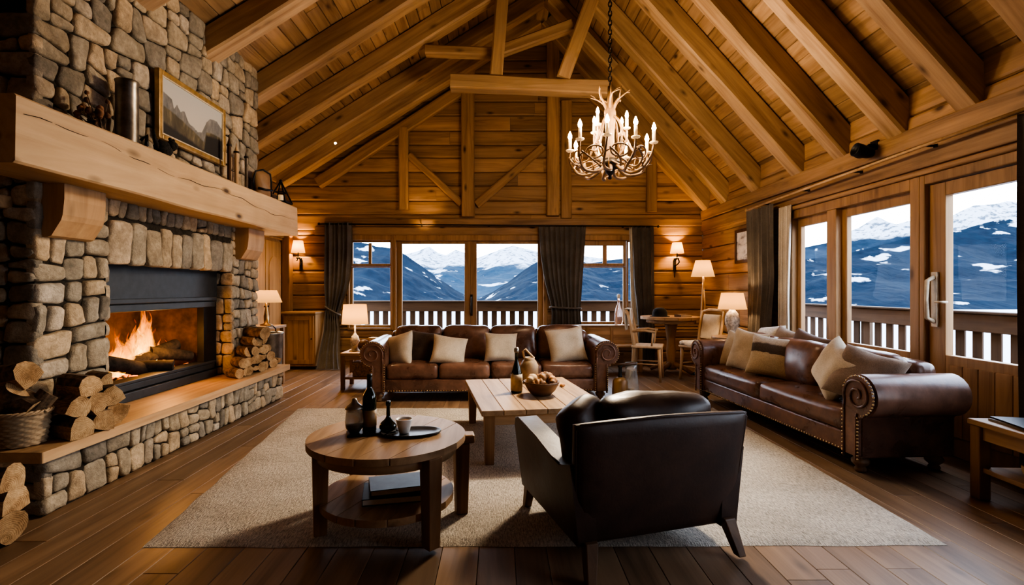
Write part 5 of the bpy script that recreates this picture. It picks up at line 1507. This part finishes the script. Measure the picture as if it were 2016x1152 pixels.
v = thing('metal_vase', 'tall pewter cylinder vase on the mantel beside the painting', 'vase', (-2.69, 3.66, MZ))
mb = MB(); mb.lathe([(.072, 0), (.076, .01), (.072, .03), (.070, .45), (.076, .47), (.072, .475), (.062, .45), (.062, .05), (0, .05)], 28); mb.build('body', M_pewter, v)
mb = MB(); mb.tube([(.07, .04, .06), (.10, .06, .10), (.10, .06, .03), (.075, .05, .0)], [.012, .016, .014, .008], 8); mb.build('ornament', M_black, v)
df = thing('dried_flowers', 'bunch of dried brown flower heads lying on the mantel', 'dried flowers', (-2.66, 3.33, MZ))
rr = random.Random(8); m2 = MB(); M_petal = plain('dried_petals', (.24, .12, .06), .9, var=.5, sc=20)
for i in range(34):
    c = Vector((rr.uniform(-.07, .08), rr.gauss(0, .075), .03+abs(rr.gauss(.08, .055)))); c.z = min(c.z, .22)
    mb = MB(); mb.sphere((0, 0, 0), rr.uniform(.014, .024), 8, jit=.4, seed=i); mb.build('flower_head', M_petal, df, loc=c); m2.tube([(0, .10, .008), c*.5+Vector((0, .03, .0)), c], .0028, 5)
m2.build('stem', M_bark, df)
pc = thing('fur_figurine', 'small black furry animal figure on the mantel under the painting corner', 'figurine', (-2.64, 3.98, MZ))
mb = MB(); mb.sphere((0, 0, .07), .07, 14, sc=(.8, 1.1, 1), jit=.25, seed=3); mb.sphere((.02, .07, .12), .042, 12, jit=.2, seed=5); mb.sphere((.02, .05, .165), .014, 8); mb.sphere((.02, .09, .165), .014, 8)
mb.tube([(0, -.06, .06), (0, -.1, .12), (0, -.11, .19)], [.02, .016, .006], 8); mb.build('body', plain('black_fur', (.02, .017, .014), .95, var=.6, sc=60, bump=1), pc)
for y, h, r, lab, mt in ((5.02, .50, .018, 'tall dark wooden stick leaning on the chimney above the mantel', M_dkwood), (5.16, .46, .020, 'tall pale candle standing on the mantel near the leather pouch', M_chair), (5.36, .46, .017, 'slim pewter bottle with pointed stopper on the mantel', M_pewter)):
    c = thing('mantel_stick' if mt is M_dkwood else 'tall_candle' if mt is M_chair else 'slim_bottle', lab, 'ornament', (-2.68, y, MZ))
    mb = MB(); mb.lathe([(r*1.9, 0), (r*1.9, .012), (r, .03), (r, h*.8), (r*.8, h*.86), (r*.5, h*.9), (.002, h)], 14); mb.build('body', mt, c)
    mb = MB(); mb.lathe([(r*1.3, h*.78), (r*1.35, h*.80), (r*1.3, h*.82)], 12); mb.build('collar', M_iron, c)
po = thing('leather_pouch', 'upright leather pouch with dark straps on the mantel', 'bag', (-2.70, 5.74, MZ), R(60))
mb = MB(); mb.rbox((0, 0, .15), (.20, .10, .30), .05, 5, crown=(0, .03, .02), wr=.012); mb.build('body', leather('tan_leather', (.22, .12, .06), (.40, .25, .13), (.5, .6)), po)
mb = MB(); mb.tube([(.105, -.02, .02), (.112, -.02, .2), (.09, -.03, .29), (0, -.03, .325), (-.09, -.03, .29), (-.112, -.02, .2), (-.105, -.02, .02)], .010, 8); mb.tube([(-.09, -.075, .10), (0, -.09, .09), (.09, -.075, .10)], .012, 6); mb.build('strap', M_black, po)
la = thing('mantel_lantern', 'small black triangular lantern at the far end of the mantel', 'lantern', (-2.62, 6.06, MZ))
mb = MB(); a = .10
for s1 in (-1, 1):
    for s2 in (-1, 1): mb.tube([(s1*a, s2*a, .005), (0, 0, .27)], .009, 6)
mb.bb(-a, a, -a, a, 0, .02); mb.tube([(-.05, -.05, .13), (.05, -.05, .13), (.05, .05, .13), (-.05, .05, .13)], .006, 6, closed=True); mb.sphere((0, 0, .27), .018, 8); mb.build('frame', M_black, la)
mb = MB(); mb.lathe([(.03, .02), (.03, .10), (.002, .105)], 12); mb.build('candle', M_candle, la)
bd = thing('dark_boots', 'dark crumpled cloth bundle between the pouch and the lantern', 'cloth', (-2.66, 5.90, MZ))
bd.name = 'cloth_bundle'
mb = MB(); mb.sphere((0, 0, .045), .06, 14, sc=(.9, 1.1, .75), jit=.35, seed=9); mb.build('folds', M_brown, bd)
# ------------------------------------------------------------------ picture and wall spotlight
pw = thing('framed_picture', 'small dark-framed snowy picture on the side wall of the dining corner', 'picture', (XR-.012, 7.27, 1.925), -PI/2)
mb = MB(); ring(mb, -.235, .235, -.245, .245, .045, -.03, .01); mb.build('frame', M_dkwood, pw, bevel=.005)
def snow_pic():
    t = NT('snowy_print'); v = t.mapping([3, 1, 6]); n = t.noise(v, 2.0, 5); return t.done(t.ramp(n, [(.36, (.10, .11, .12)), (.46, (.55, .55, .53)), (.6, (.75, .74, .70))]), .4)
mb = MB(); mb.bb(-.195, .195, -.015, .005, -.205, .205); mb.build('print', snow_pic(), pw)
ws = thing('wall_speaker', 'black spotlight fixture mounted on the side wall below the rafters', 'light fixture', (XR-.035, 4.70, 2.60))
mb = MB(); M = Matrix.Rotation(R(-70), 3, 'Y') @ Matrix.Rotation(R(0), 3, 'X')
mb.lathe([(.0, -.09), (.035, -.085), (.05, -.05), (.06, .02), (.062, .08), (.05, .085), (.045, .06), (0, .06)], 18, (-.12, -.02, -.03), M=Matrix.Rotation(R(-75), 3, 'Y')); mb.sphere((-.10, .05, -.03), .055, 14, sc=(1.1, .9, .8)); mb.build('head', M_black, ws)
ws.name = 'wall_spotlight'
mb = MB(); mb.tube([(-.10, 0, -.01), (-.05, 0, .03), (0, 0, .03)], .02, 8); mb.box((.0, 0, .03), (.02, .09, .09)); mb.build('bracket', M_black, ws)
# ------------------------------------------------------------------ dining corner
dt = thing('dining_table', 'small wooden pedestal table in the dining corner', 'table', (2.66, 7.92, 0))
mb = MB(); disc(mb, .46, .84, .88, 5, R(8), 7); mb.build('tabletop', M_tblx, dt, bevel=.006)
mb = MB(); mb.lathe([(.36, .78), (.37, .79), (.37, .84), (.36, .84)], 32); mb.build('apron', M_tblx, dt)
mb = MB(); mb.lathe([(.085, .06), (.09, .1), (.06, .2), (.075, .35), (.06, .5), (.085, .7), (.11, .8)], 16); mb.build('pedestal', M_tblz, dt)
for k in range(4):
    a = PI/4+k*PI/2; mb = MB(); mb.tube([(.05*math.cos(a), .05*math.sin(a), .14), (.2*math.cos(a), .2*math.sin(a), .10), (.34*math.cos(a), .34*math.sin(a), .028)], [.045, .035, .028], 8); mb.build('foot', M_tblz, dt)
def chair(label, loc, rz, upholstered):
    t = thing('dining_chair', label, 'chair', loc, rz)
    mb = MB(); mb.rbox((0, 0, .485), (.44, .42, .035), .015, 5); mb.build('seat', M_chairlt, t)
    for sx in (-1, 1):
        mb = MB(); mb.tube([(sx*.20, -.19, 0), (sx*.185, -.175, .25), (sx*.18, -.165, .475)], [.016, .02, .024], 8); mb.build('leg', M_chair, t)
        mb = MB(); mb.tube([(sx*.19, .25, 0), (sx*.18, .19, .28), (sx*.18, .175, .50), (sx*.19, .21, .75), (sx*.185, .27, .985)], [.017, .022, .024, .021, .018], 8); mb.build('leg', M_chair, t)
    mb = MB(); mb.tube([(-.18, -.16, .2), (.18, -.16, .2)], .011, 6); mb.tube([(-.18, -.16, .24), (-.18, .19, .24)], .011, 6); mb.tube([(.18, -.16, .24), (.18, .19, .24)], .011, 6); mb.build('stretcher', M_chair, t)
    mb = MB()
    if upholstered:
        mb.tube([(-.185, .275, .97), (-.1, .29, 1.0), (.1, .29, 1.0), (.185, .275, .97)], .022, 8); mb.build('backrest', M_chair, t)
        mb = MB(); mb.rbox((0, .215, .76), (.30, .05, .36), .022, 6, crown=(0, .012, 0), M=Matrix.Rotation(R(-13), 3, 'X')); mb.build('back_pad', M_linen, t)
    else:
        mb.tube([(-.185, .27, .95), (-.1, .295, .985), (.1, .295, .985), (.185, .27, .95)], .026, 8); mb.tube([(-.185, .205, .68), (0, .225, .69), (.185, .205, .68)], .016, 8)
        for x in (-.09, 0, .09): mb.tube([(x, .18, .50), (x, .215, .7), (x, .285, .97)], .011, 6)
        mb.build('backrest', M_chair, t)
        for sx in (-1, 1):
            m2 = MB(); m2.tube([(sx*.19, .205, .70), (sx*.225, .02, .72), (sx*.22, -.12, .70)], .017, 8); m2.tube([(sx*.215, -.09, .70), (sx*.20, -.07, .50)], .013, 8); m2.build('armrest', M_chair, t)
    return t
C1 = (2.14, 7.36); a1 = R(68)
chair('pale wooden armchair with a fur over its back at the dining table', (C1[0], C1[1], 0), a1, False)
C2 = (2.86, 7.26); a2 = R(-62)
chair('wooden dining chair with cream padded back and sheepskin seat', (C2[0], C2[1], 0), a2, True)
mb = MB(); mb.rbox((0, 0, .525), (.43, .42, .05), .022, 8, crown=(0, 0, .02), wr=.03, seed=4); o = mb.build('sheepskin', M_fur, loc=(C2[0], C2[1], 0)); o.rotation_euler = (0, 0, a2); tag(o, 'white sheepskin on the seat of the padded dining chair', 'sheepskin')
mb = MB(); n = 14; vs = []; fs = []
for i in range(n+1):
    for j in range(9):
        s_ = i/n; u = (j/8-.5)
        if s_ < .5: p = (u*.24, .315-.02*(1-s_*2), .70+.30*(s_*2)+0)
        else: p = (u*.22, .245, 1.0-.24*((s_-.5)*2))
        p = Vector(p)
        if abs(s_-.5) < .1: p.z = 1.015
        vs.append(p+noise.noise_vector(p*9)*.012)
for i in range(n):
    for j in range(8): a = i*9+j; fs.append((a, a+1, a+10, a+9))
mb.add(vs, fs, 0, True); o = mb.build('fur_throw', M_fur, loc=(C1[0], C1[1], 0)); o.rotation_euler = (0, 0, a1); tag(o, 'pale fur draped over the back of the wooden armchair', 'fur throw')
md = o.modifiers.new('thick', 'SOLIDIFY'); md.thickness = .012
bh = thing('bench', 'wooden bench with panelled back under the narrow back window', 'bench', (1.62, 8.30, 0))
mb = MB(); mb.bb(-.62, .62, .0, .05, .36, .69); mb.build('backrest', M_wallX, bh, bevel=.006)
mb = MB(); [mb.bb(x-.025, x+.025, -.012, .0, .36, .69) for x in (-.6, -.2, .2, .6)]; mb.build('back_post', M_frame, bh, bevel=.004)
mb = MB(); mb.bb(-.64, .64, -.02, .24, .69, .715); mb.build('ledge', M_wallX, bh, bevel=.006)
mb = MB(); mb.bb(-.62, .62, -.40, .0, .40, .43); mb.build('seat', M_wallX, bh, bevel=.006)
for sx in (-1, 1):
    mb = MB(); mb.bb(sx*.57-.03, sx*.57+.03, -.38, .04, 0, .40); mb.build('leg', M_frame, bh, bevel=.005)
bo = thing('glass_bottle', 'clear glass bottle with pale stopper on the bench ledge by the window', 'bottle', (1.96, 8.42, .715))
mb = MB(); mb.lathe([(.06, 0), (.065, .01), (.065, .20), (.05, .27), (.022, .34), (.018, .43), (.022, .44)], 20); mb.build('body', solid_glass('rose_glass', (.85, .62, .50), .05, .75), bo)
mb = MB(); mb.lathe([(.016, .44), (.028, .455), (.028, .49), (.012, .51), (0, .512)], 14); mb.build('stopper', M_white, bo)
ht = thing('black_hat', 'black rounded hat lying on the dining table', 'hat', (2.48, 7.90, .88))
mb = MB(); mb.lathe([(.15, 0), (.152, .008), (.115, .012), (.112, .06), (.095, .11), (.05, .135), (0, .14)], 24); mb.build('crown', cloth('black_felt', (.012, .011, .010), (.03, .027, .025)), ht)
bkx = thing('closed_book', 'small brown book beside the black hat on the dining table', 'book', (2.80, 7.78, .88), R(20))
mb = MB(); mb.bb(-.10, .10, -.07, .07, .006, .034); mb.build('pages', M_paper, bkx)
mb = MB(); mb.bb(-.105, .105, -.075, .075, 0, .006); mb.bb(-.105, .105, -.075, .075, .034, .04); mb.bb(-.105, -.10, -.075, .075, .006, .034); mb.build('cover', M_bookbr, bkx)
# ------------------------------------------------------------------ things on the round table
bd = thing('serving_board', 'thin black board under the bottles on the round table', 'tray', (-.715, 2.81, RTZ), R(18))
mb = MB(); mb.rbox((0, 0, .006), (.26, .115, .012), .005, 4); mb.build('board', M_black, bd)
Z2 = RTZ+.012
b1 = thing('wine_bottle', 'dark wine bottle standing on the black board of the round table', 'bottle', (-.725, 2.815, Z2))
mb = MB(); mb.lathe([(.034, 0), (.038, .006), (.038, .18), (.034, .205), (.016, .235), (.0135, .25), (.0135, .30), (.0155, .302), (.0155, .312), (.0135, .314)], 24); mb.build('body', M_dglass, b1)
mb = MB(); mb.lathe([(.0145, .245), (.0148, .314), (.0, .318)], 16); mb.build('foil', M_black, b1)
mb = MB(); mb.lathe([(.0386, .03), (.0386, .12)], 24); mb.build('wine_label', plain('amber_label', (.24, .14, .055), .5), b1)
g1 = thing('glass_lantern', 'squat smoked glass jar with tapered lid beside the wine bottle', 'jar', (-.80, 2.785, Z2))
mb = MB(); mb.lathe([(.022, 0), (.03, .004), (.047, .03), (.05, .06), (.046, .10), (.043, .125), (.045, .13)], 22); mb.build('body', solid_glass('smoked_glass', (.30, .26, .22), .05, .8), g1)
mb = MB(); mb.lathe([(.05, .13), (.05, .138), (.035, .15), (.018, .165), (.012, .185), (0, .19)], 20); mb.build('lid', M_pewter, g1)
mb = MB(); mb.lathe([(.0, .008), (.03, .012), (.043, .045), (.0, .045)], 18); mb.build('contents', plain('dark_beans', (.03, .017, .01), .6), g1)
d1_ = thing('decanter', 'dark long-necked decanter with wide base on the round table', 'decanter', (-.628, 2.845, Z2))
mb = MB(); mb.lathe([(.04, 0), (.048, .008), (.05, .02), (.04, .04), (.018, .06), (.011, .075), (.010, .13), (.014, .136), (.015, .155), (.012, .16)], 24); mb.build('body', M_dglass, d1_)
tr = thing('oval_tray', 'oval dark slate tray on the round table', 'tray', (-.49, 2.80, RTZ), R(14))
mb = MB(); n = 40; vs = []; fs = []
for r_, z in ((.72, 0), (.98, .006), (1.0, .016), (.96, .016), (.80, .008), (0.001, .008)):
    for k in range(n):
        a = 2*PI*k/n; vs.append((.165*r_*math.cos(a), .098*r_*math.sin(a), z))
for i in range(5):
    for k in range(n): fs.append((i*n+k, i*n+(k+1) % n, (i+1)*n+(k+1) % n, (i+1)*n+k))
fs.append(tuple(range(n-1, -1, -1))); mb.add(vs, fs, 0, True); mb.build('dish', M_slate, tr)
cu = thing('cup', 'white ceramic cup on the oval slate tray', 'cup', (-.528, 2.79, RTZ+.0085))
mb = MB(); mb.lathe([(.024, 0), (.028, .004), (.032, .02), (.044, .07), (.046, .078), (.043, .078), (.038, .06), (.025, .012), (0, .010)], 28); mb.build('body', M_white, cu)
mb = MB(); mb.lathe([(.0405, .068), (.0, .069)], 20); mb.build('coffee', plain('milky_coffee', (.34, .20, .11), .4), cu)
na = thing('spoon', 'dark metal spoon lying on the slate tray beside the cup', 'spoon', (-.60, 2.765, RTZ+.012), R(65))
mb = MB(); mb.tube([(-.05, 0, .004), (.02, 0, .006), (.05, 0, .004)], [.003, .003, .004], 6); mb.sphere((.062, 0, .004), .014, 10, sc=(1.2, .8, .25)); mb.build('body', M_black, na)
def book(label, loc, rz, w, d, h, cover, name='book'):
    t = thing(name, label, 'book', loc, rz)
    mb = MB(); mb.bb(-w/2+.004, w/2-.006, -d/2+.006, d/2-.006, .004, h-.004); mb.build('pages', M_paper, t)
    mb = MB(); mb.bb(-w/2, w/2, -d/2, d/2, 0, .004); mb.bb(-w/2, w/2, -d/2, d/2, h-.004, h); mb.bb(-w/2, -w/2+.004, -d/2, d/2, .004, h-.004); mb.build('cover', cover, t, bevel=.001)
    return t
SZ = RUGZ+.172
book('large dark book at the bottom of the pile on the round table shelf', (-.58, 2.74, SZ), R(12), .31, .235, .036, M_bookdk)
bkt = book('dark glossy book on top of the pile on the round table shelf', (-.565, 2.765, SZ+.036), R(17), .285, .21, .032, plain('book_cover_photo', (.03, .032, .038), .42, var=.8, sc=8, bump=0))
book('pale paperback lying on the round table shelf beside the dark books', (-.47, 2.94, SZ), R(-30), .16, .20, .022, plain('book_cover_pale', (.62, .58, .52), .6))
# ------------------------------------------------------------------ things on the coffee table
def P_ct(px, py): return W(px, py, (CAMZ-CTZ)/((py-570)/1000))
p = P_ct(1017, 773)
b2 = thing('champagne_bottle', 'dark bottle with a large cream label on the coffee table', 'bottle', p)
mb = MB(); mb.lathe([(.044, 0), (.049, .006), (.050, .13), (.045, .17), (.022, .25), (.0155, .28), (.0155, .335), (.018, .337), (.018, .35), (.0155, .352)], 26); mb.build('body', M_dglass, b2)
mb = MB(); mb.lathe([(.0505, .02), (.0508, .13), (.0475, .16)], 26); mb.build('bottle_label', plain('cream_label', (.62, .50, .32), .6), b2)
mb = MB(); mb.lathe([(.016, .335), (.022, .35), (.022, .375), (.012, .385), (0, .386)], 14); mb.build('stopper', M_pewter, b2)
p = P_ct(1066, 778)
bw = thing('wooden_bowl', 'round dark wooden bowl of bread on the coffee table', 'bowl', p)
mb = MB(); mb.lathe([(.06, 0), (.075, .004), (.115, .045), (.145, .10), (.150, .118), (.144, .118), (.135, .10), (.105, .05), (.06, .016), (0, .014)], 36); mb.build('bowl', M_bowl, bw)
def bread(label, off, L, r, yaw, pitch, mat, seed):
    mb = MB(); n = 22; pts = []; rs = []
    for i in range(n+1):
        t_ = i/n; a = (t_-.5)*1.9; pts.append((math.sin(a)*L*.6, .0, -(1-math.cos(a))*L*.45)); rs.append(r*(math.sin(PI*(.06+.88*t_))**.7)*(1+.14*math.sin(t_*26+seed)))
    mb.tube(pts, rs, 12); o = mb.build('bread_roll', mat, loc=p+Vector(off)); o.rotation_euler = (pitch, 0, yaw); tag(o, label, 'bread', 'bread in the wooden bowl'); return o
bread('curved brown croissant on top of the bread bowl', (.035, .0, .150), .17, .042, .7, .3, M_bread, 1)
bread('crusty brown roll at the far side of the bread bowl', (.02, .065, .135), .15, .042, -.3, .2, M_bread, 2)
bread('pale golden roll poking up at the bottle side of the bowl', (-.075, .01, .135), .15, .038, 1.2, .7, M_breadlt, 3)
bread('small brown roll at the front rim of the bread bowl', (-.03, -.065, .115), .12, .036, .2, -.3, M_bread, 4)
bread('round brown roll at the armchair side of the bowl', (.085, -.025, .125), .12, .038, 1.6, .2, M_bread, 5)
q = P_ct(1042, 752)
jg = thing('handled_jug', 'clay-coloured jug with tall handle behind the bread bowl', 'jug', q)
mb = MB(); mb.lathe([(.055, 0), (.065, .01), (.085, .08), (.085, .16), (.065, .20), (.05, .215), (.053, .235), (.047, .235), (.044, .215), (.07, .15), (.06, .02), (0, .02)], 24); mb.build('body', plain('jug_glaze', (.30, .21, .12), .45, var=.25), jg)
mb = MB(); mb.tube([(-.045, .0, .225), (-.06, 0, .29), (-.035, 0, .31), (.0, 0, .27), (.045, 0, .225)], .011, 8); mb.build('handle', M_chair, jg)
mb = MB(); mb.sphere((0, 0, .016), .02, 10, sc=(1.2, 1, .8), jit=.4); o = mb.build('bread_piece', M_bread, loc=P_ct(1107, 762)); tag(o, 'torn piece of bread on the coffee table beside the bowl', 'bread')
# ------------------------------------------------------------------ beside the long sofa
ca = thing('wooden_churn', 'amber brown wooden churn with dark neck beside the long sofa arm', 'churn', (1.335, 5.66, 0))
mb = MB(); mb.lathe([(.075, 0), (.085, .01), (.088, .16), (.083, .28), (.06, .31), (.022, .325)], 24); mb.build('body', wood('churn_wood', (.10, .05, .018), (.28, .16, .06), 2, .4, knots=0), ca)
mb = MB(); mb.lathe([(.022, .32), (.026, .335), (.020, .35), (.019, .43), (.026, .44), (.026, .45)], 16); mb.build('neck', M_black, ca)
mb = MB(); mb.tube([(-.10, 0, .46), (.06, 0, .465), (.18, .01, .47)], .015, 8); mb.build('handle', M_dkwood, ca)
gl = thing('glass_lantern', 'tall clear glass hurricane lantern on the floor beside the wooden churn', 'lantern', (1.49, 5.78, 0))
mb = MB(); mb.lathe([(.07, .0), (.08, .01), (.09, .12), (.075, .30), (.06, .38), (.07, .47), (.067, .47), (.057, .38), (.072, .30), (.086, .12), (.075, .02), (0, .018)], 24); mb.build('body', M_cglass, gl)
mb = MB(); mb.lathe([(.035, .02), (.035, .17), (.004, .175)], 16); mb.build('candle', plain('honey_wax', (.50, .27, .10), .5), gl)
# ------------------------------------------------------------------ on the lamp table
fr = thing('standing_photo', 'small round dark framed photo on the lamp table', 'picture frame', (-1.80, 6.70, .475), R(8))
mb = MB(); mb.lathe([(.045, -.008), (.075, -.008), (.078, 0), (.075, .01), (.0, .01)], 28, (0, 0, .085), M=Matrix.Diagonal((1, 1, 1)) @ Matrix.Rotation(R(80), 3, 'X')); mb.build('frame', M_dkwood, fr)
mb = MB(); mb.lathe([(.05, -.004), (.0, -.004)], 24, (0, 0, .085), M=Matrix.Rotation(R(80), 3, 'X')); mb.build('photo', plain('old_photo', (.22, .18, .14), .4, var=.5, sc=20), fr)
pb = thing('pink_box', 'pinkish upright box on the lamp table beside the sofa arm', 'box', (-1.68, 6.78, .475), R(-6))
mb = MB(); mb.rbox((0, 0, .085), (.12, .09, .17), .008, 4); mb.build('carton', plain('rose_board', (.42, .27, .20), .6), pb)
mb = MB(); mb.rbox((0, 0, .175), (.126, .096, .02), .006, 4); mb.build('lid', M_linen, pb)
sb = thing('storage_box', 'woven tan storage box on the lower shelf of the lamp table', 'box', (-1.80, 6.74, .16))
mb = MB(); mb.rbox((0, 0, .085), (.26, .24, .17), .012, 4); mb.build('box', plain('tan_wicker', (.42, .28, .16), .8, var=.35, sc=40, bump=.5), sb)
mb = MB(); mb.rbox((0, 0, .18), (.27, .25, .022), .008, 4); mb.build('lid', plain('tan_wicker_lid', (.46, .32, .19), .8, var=.3, sc=40, bump=.5), sb)
# ------------------------------------------------------------------ on the near side table
book('dark magazine on top of the near side table', (3.12, 2.98, .49+.014), R(-14), .24, .30, .010, M_bookdk, 'magazine')
book('pale thick book under the magazine on the near side table', (3.13, 2.97, .49), R(-6), .26, .32, .014, plain('book_cover_grey', (.30, .28, .26), .5))
wb = thing('wicker_bowl', 'shallow woven bowl on the lower shelf of the near side table', 'bowl', (3.13, 2.86, .20))
mb = MB(); mb.lathe([(.08, 0), (.12, .01), (.135, .04), (.14, .075), (.128, .08), (.12, .05), (.10, .02), (0, .015)], 32); mb.build('body', M_wicker, wb)
# ------------------------------------------------------------------ light
pt((-3.06, 4.70, .82), 13, (1, .45, .14), .12)
pt((-3.42, 4.70, .80), 8, (1, .42, .11), .10)
wld = bpy.data.worlds.new('overcast'); bpy.context.scene.world = wld; wld.use_nodes = True
nt = wld.node_tree; bg = nt.nodes['Background']
tc = nt.nodes.new('ShaderNodeTexCoord'); sx = nt.nodes.new('ShaderNodeSeparateXYZ'); nt.links.new(tc.outputs['Generated'], sx.inputs[0])
cr_ = nt.nodes.new('ShaderNodeValToRGB'); e = cr_.color_ramp.elements; e[0].position = 0; e[0].color = (.86, .92, 1, 1); e[1].position = .6; e[1].color = (.62, .76, 1, 1)
nt.links.new(sx.outputs['Z'], cr_.inputs[0]); nt.links.new(cr_.outputs[0], bg.inputs[0]); bg.inputs[1].default_value = 8
sun = bpy.data.lights.new('sun', 'SUN'); sun.energy = 3.0; sun.angle = R(8); sun.color = (1, .95, .88)
so = bpy.data.objects.new('sun', sun); C.objects.link(so); so.rotation_euler = Vector((.45, .8, -.55)).to_track_quat('-Z', 'Y').to_euler(); so.location = (0, -5, 12)
# sky light enters through the window openings (sampling portals, no light of their own)
def portal(loc, to, w, h):
    o = area(loc, to, w, h, 1, (1, 1, 1)); o.data.cycles.is_portal = True; return o
portal((XR+.16, 4.65, 1.2), (0, 4.65, 1.2), 3.2, 2.3)
portal((XR+.16, 1.5, 1.25), (0, 1.5, 1.25), 2.1, 2.0)
portal((-.13, YB+.16, 1.35), (-.13, 0, 1.35), 5.2, 2.0)
# ------------------------------------------------------------------ camera
cam = bpy.data.cameras.new('camera'); co = bpy.data.objects.new('camera', cam); C.objects.link(co)
cam.sensor_width = 36; cam.lens = 1000/2016*36; cam.shift_x = 23/2016; cam.shift_y = -6/2016
cam.clip_start = .05; cam.clip_end = 20000
co.location = (0, 0, CAMZ); co.rotation_euler = (PI/2, 0, 0)
S = bpy.context.scene
S.camera = co
S.view_settings.view_transform = 'AgX'; S.view_settings.look = 'AgX - High Contrast'; S.view_settings.exposure = .36
S.cycles.max_bounces = 8; S.cycles.diffuse_bounces = 4; S.cycles.transparent_max_bounces = 24; S.cycles.sample_clamp_indirect = 6
S.cycles.use_denoising = True
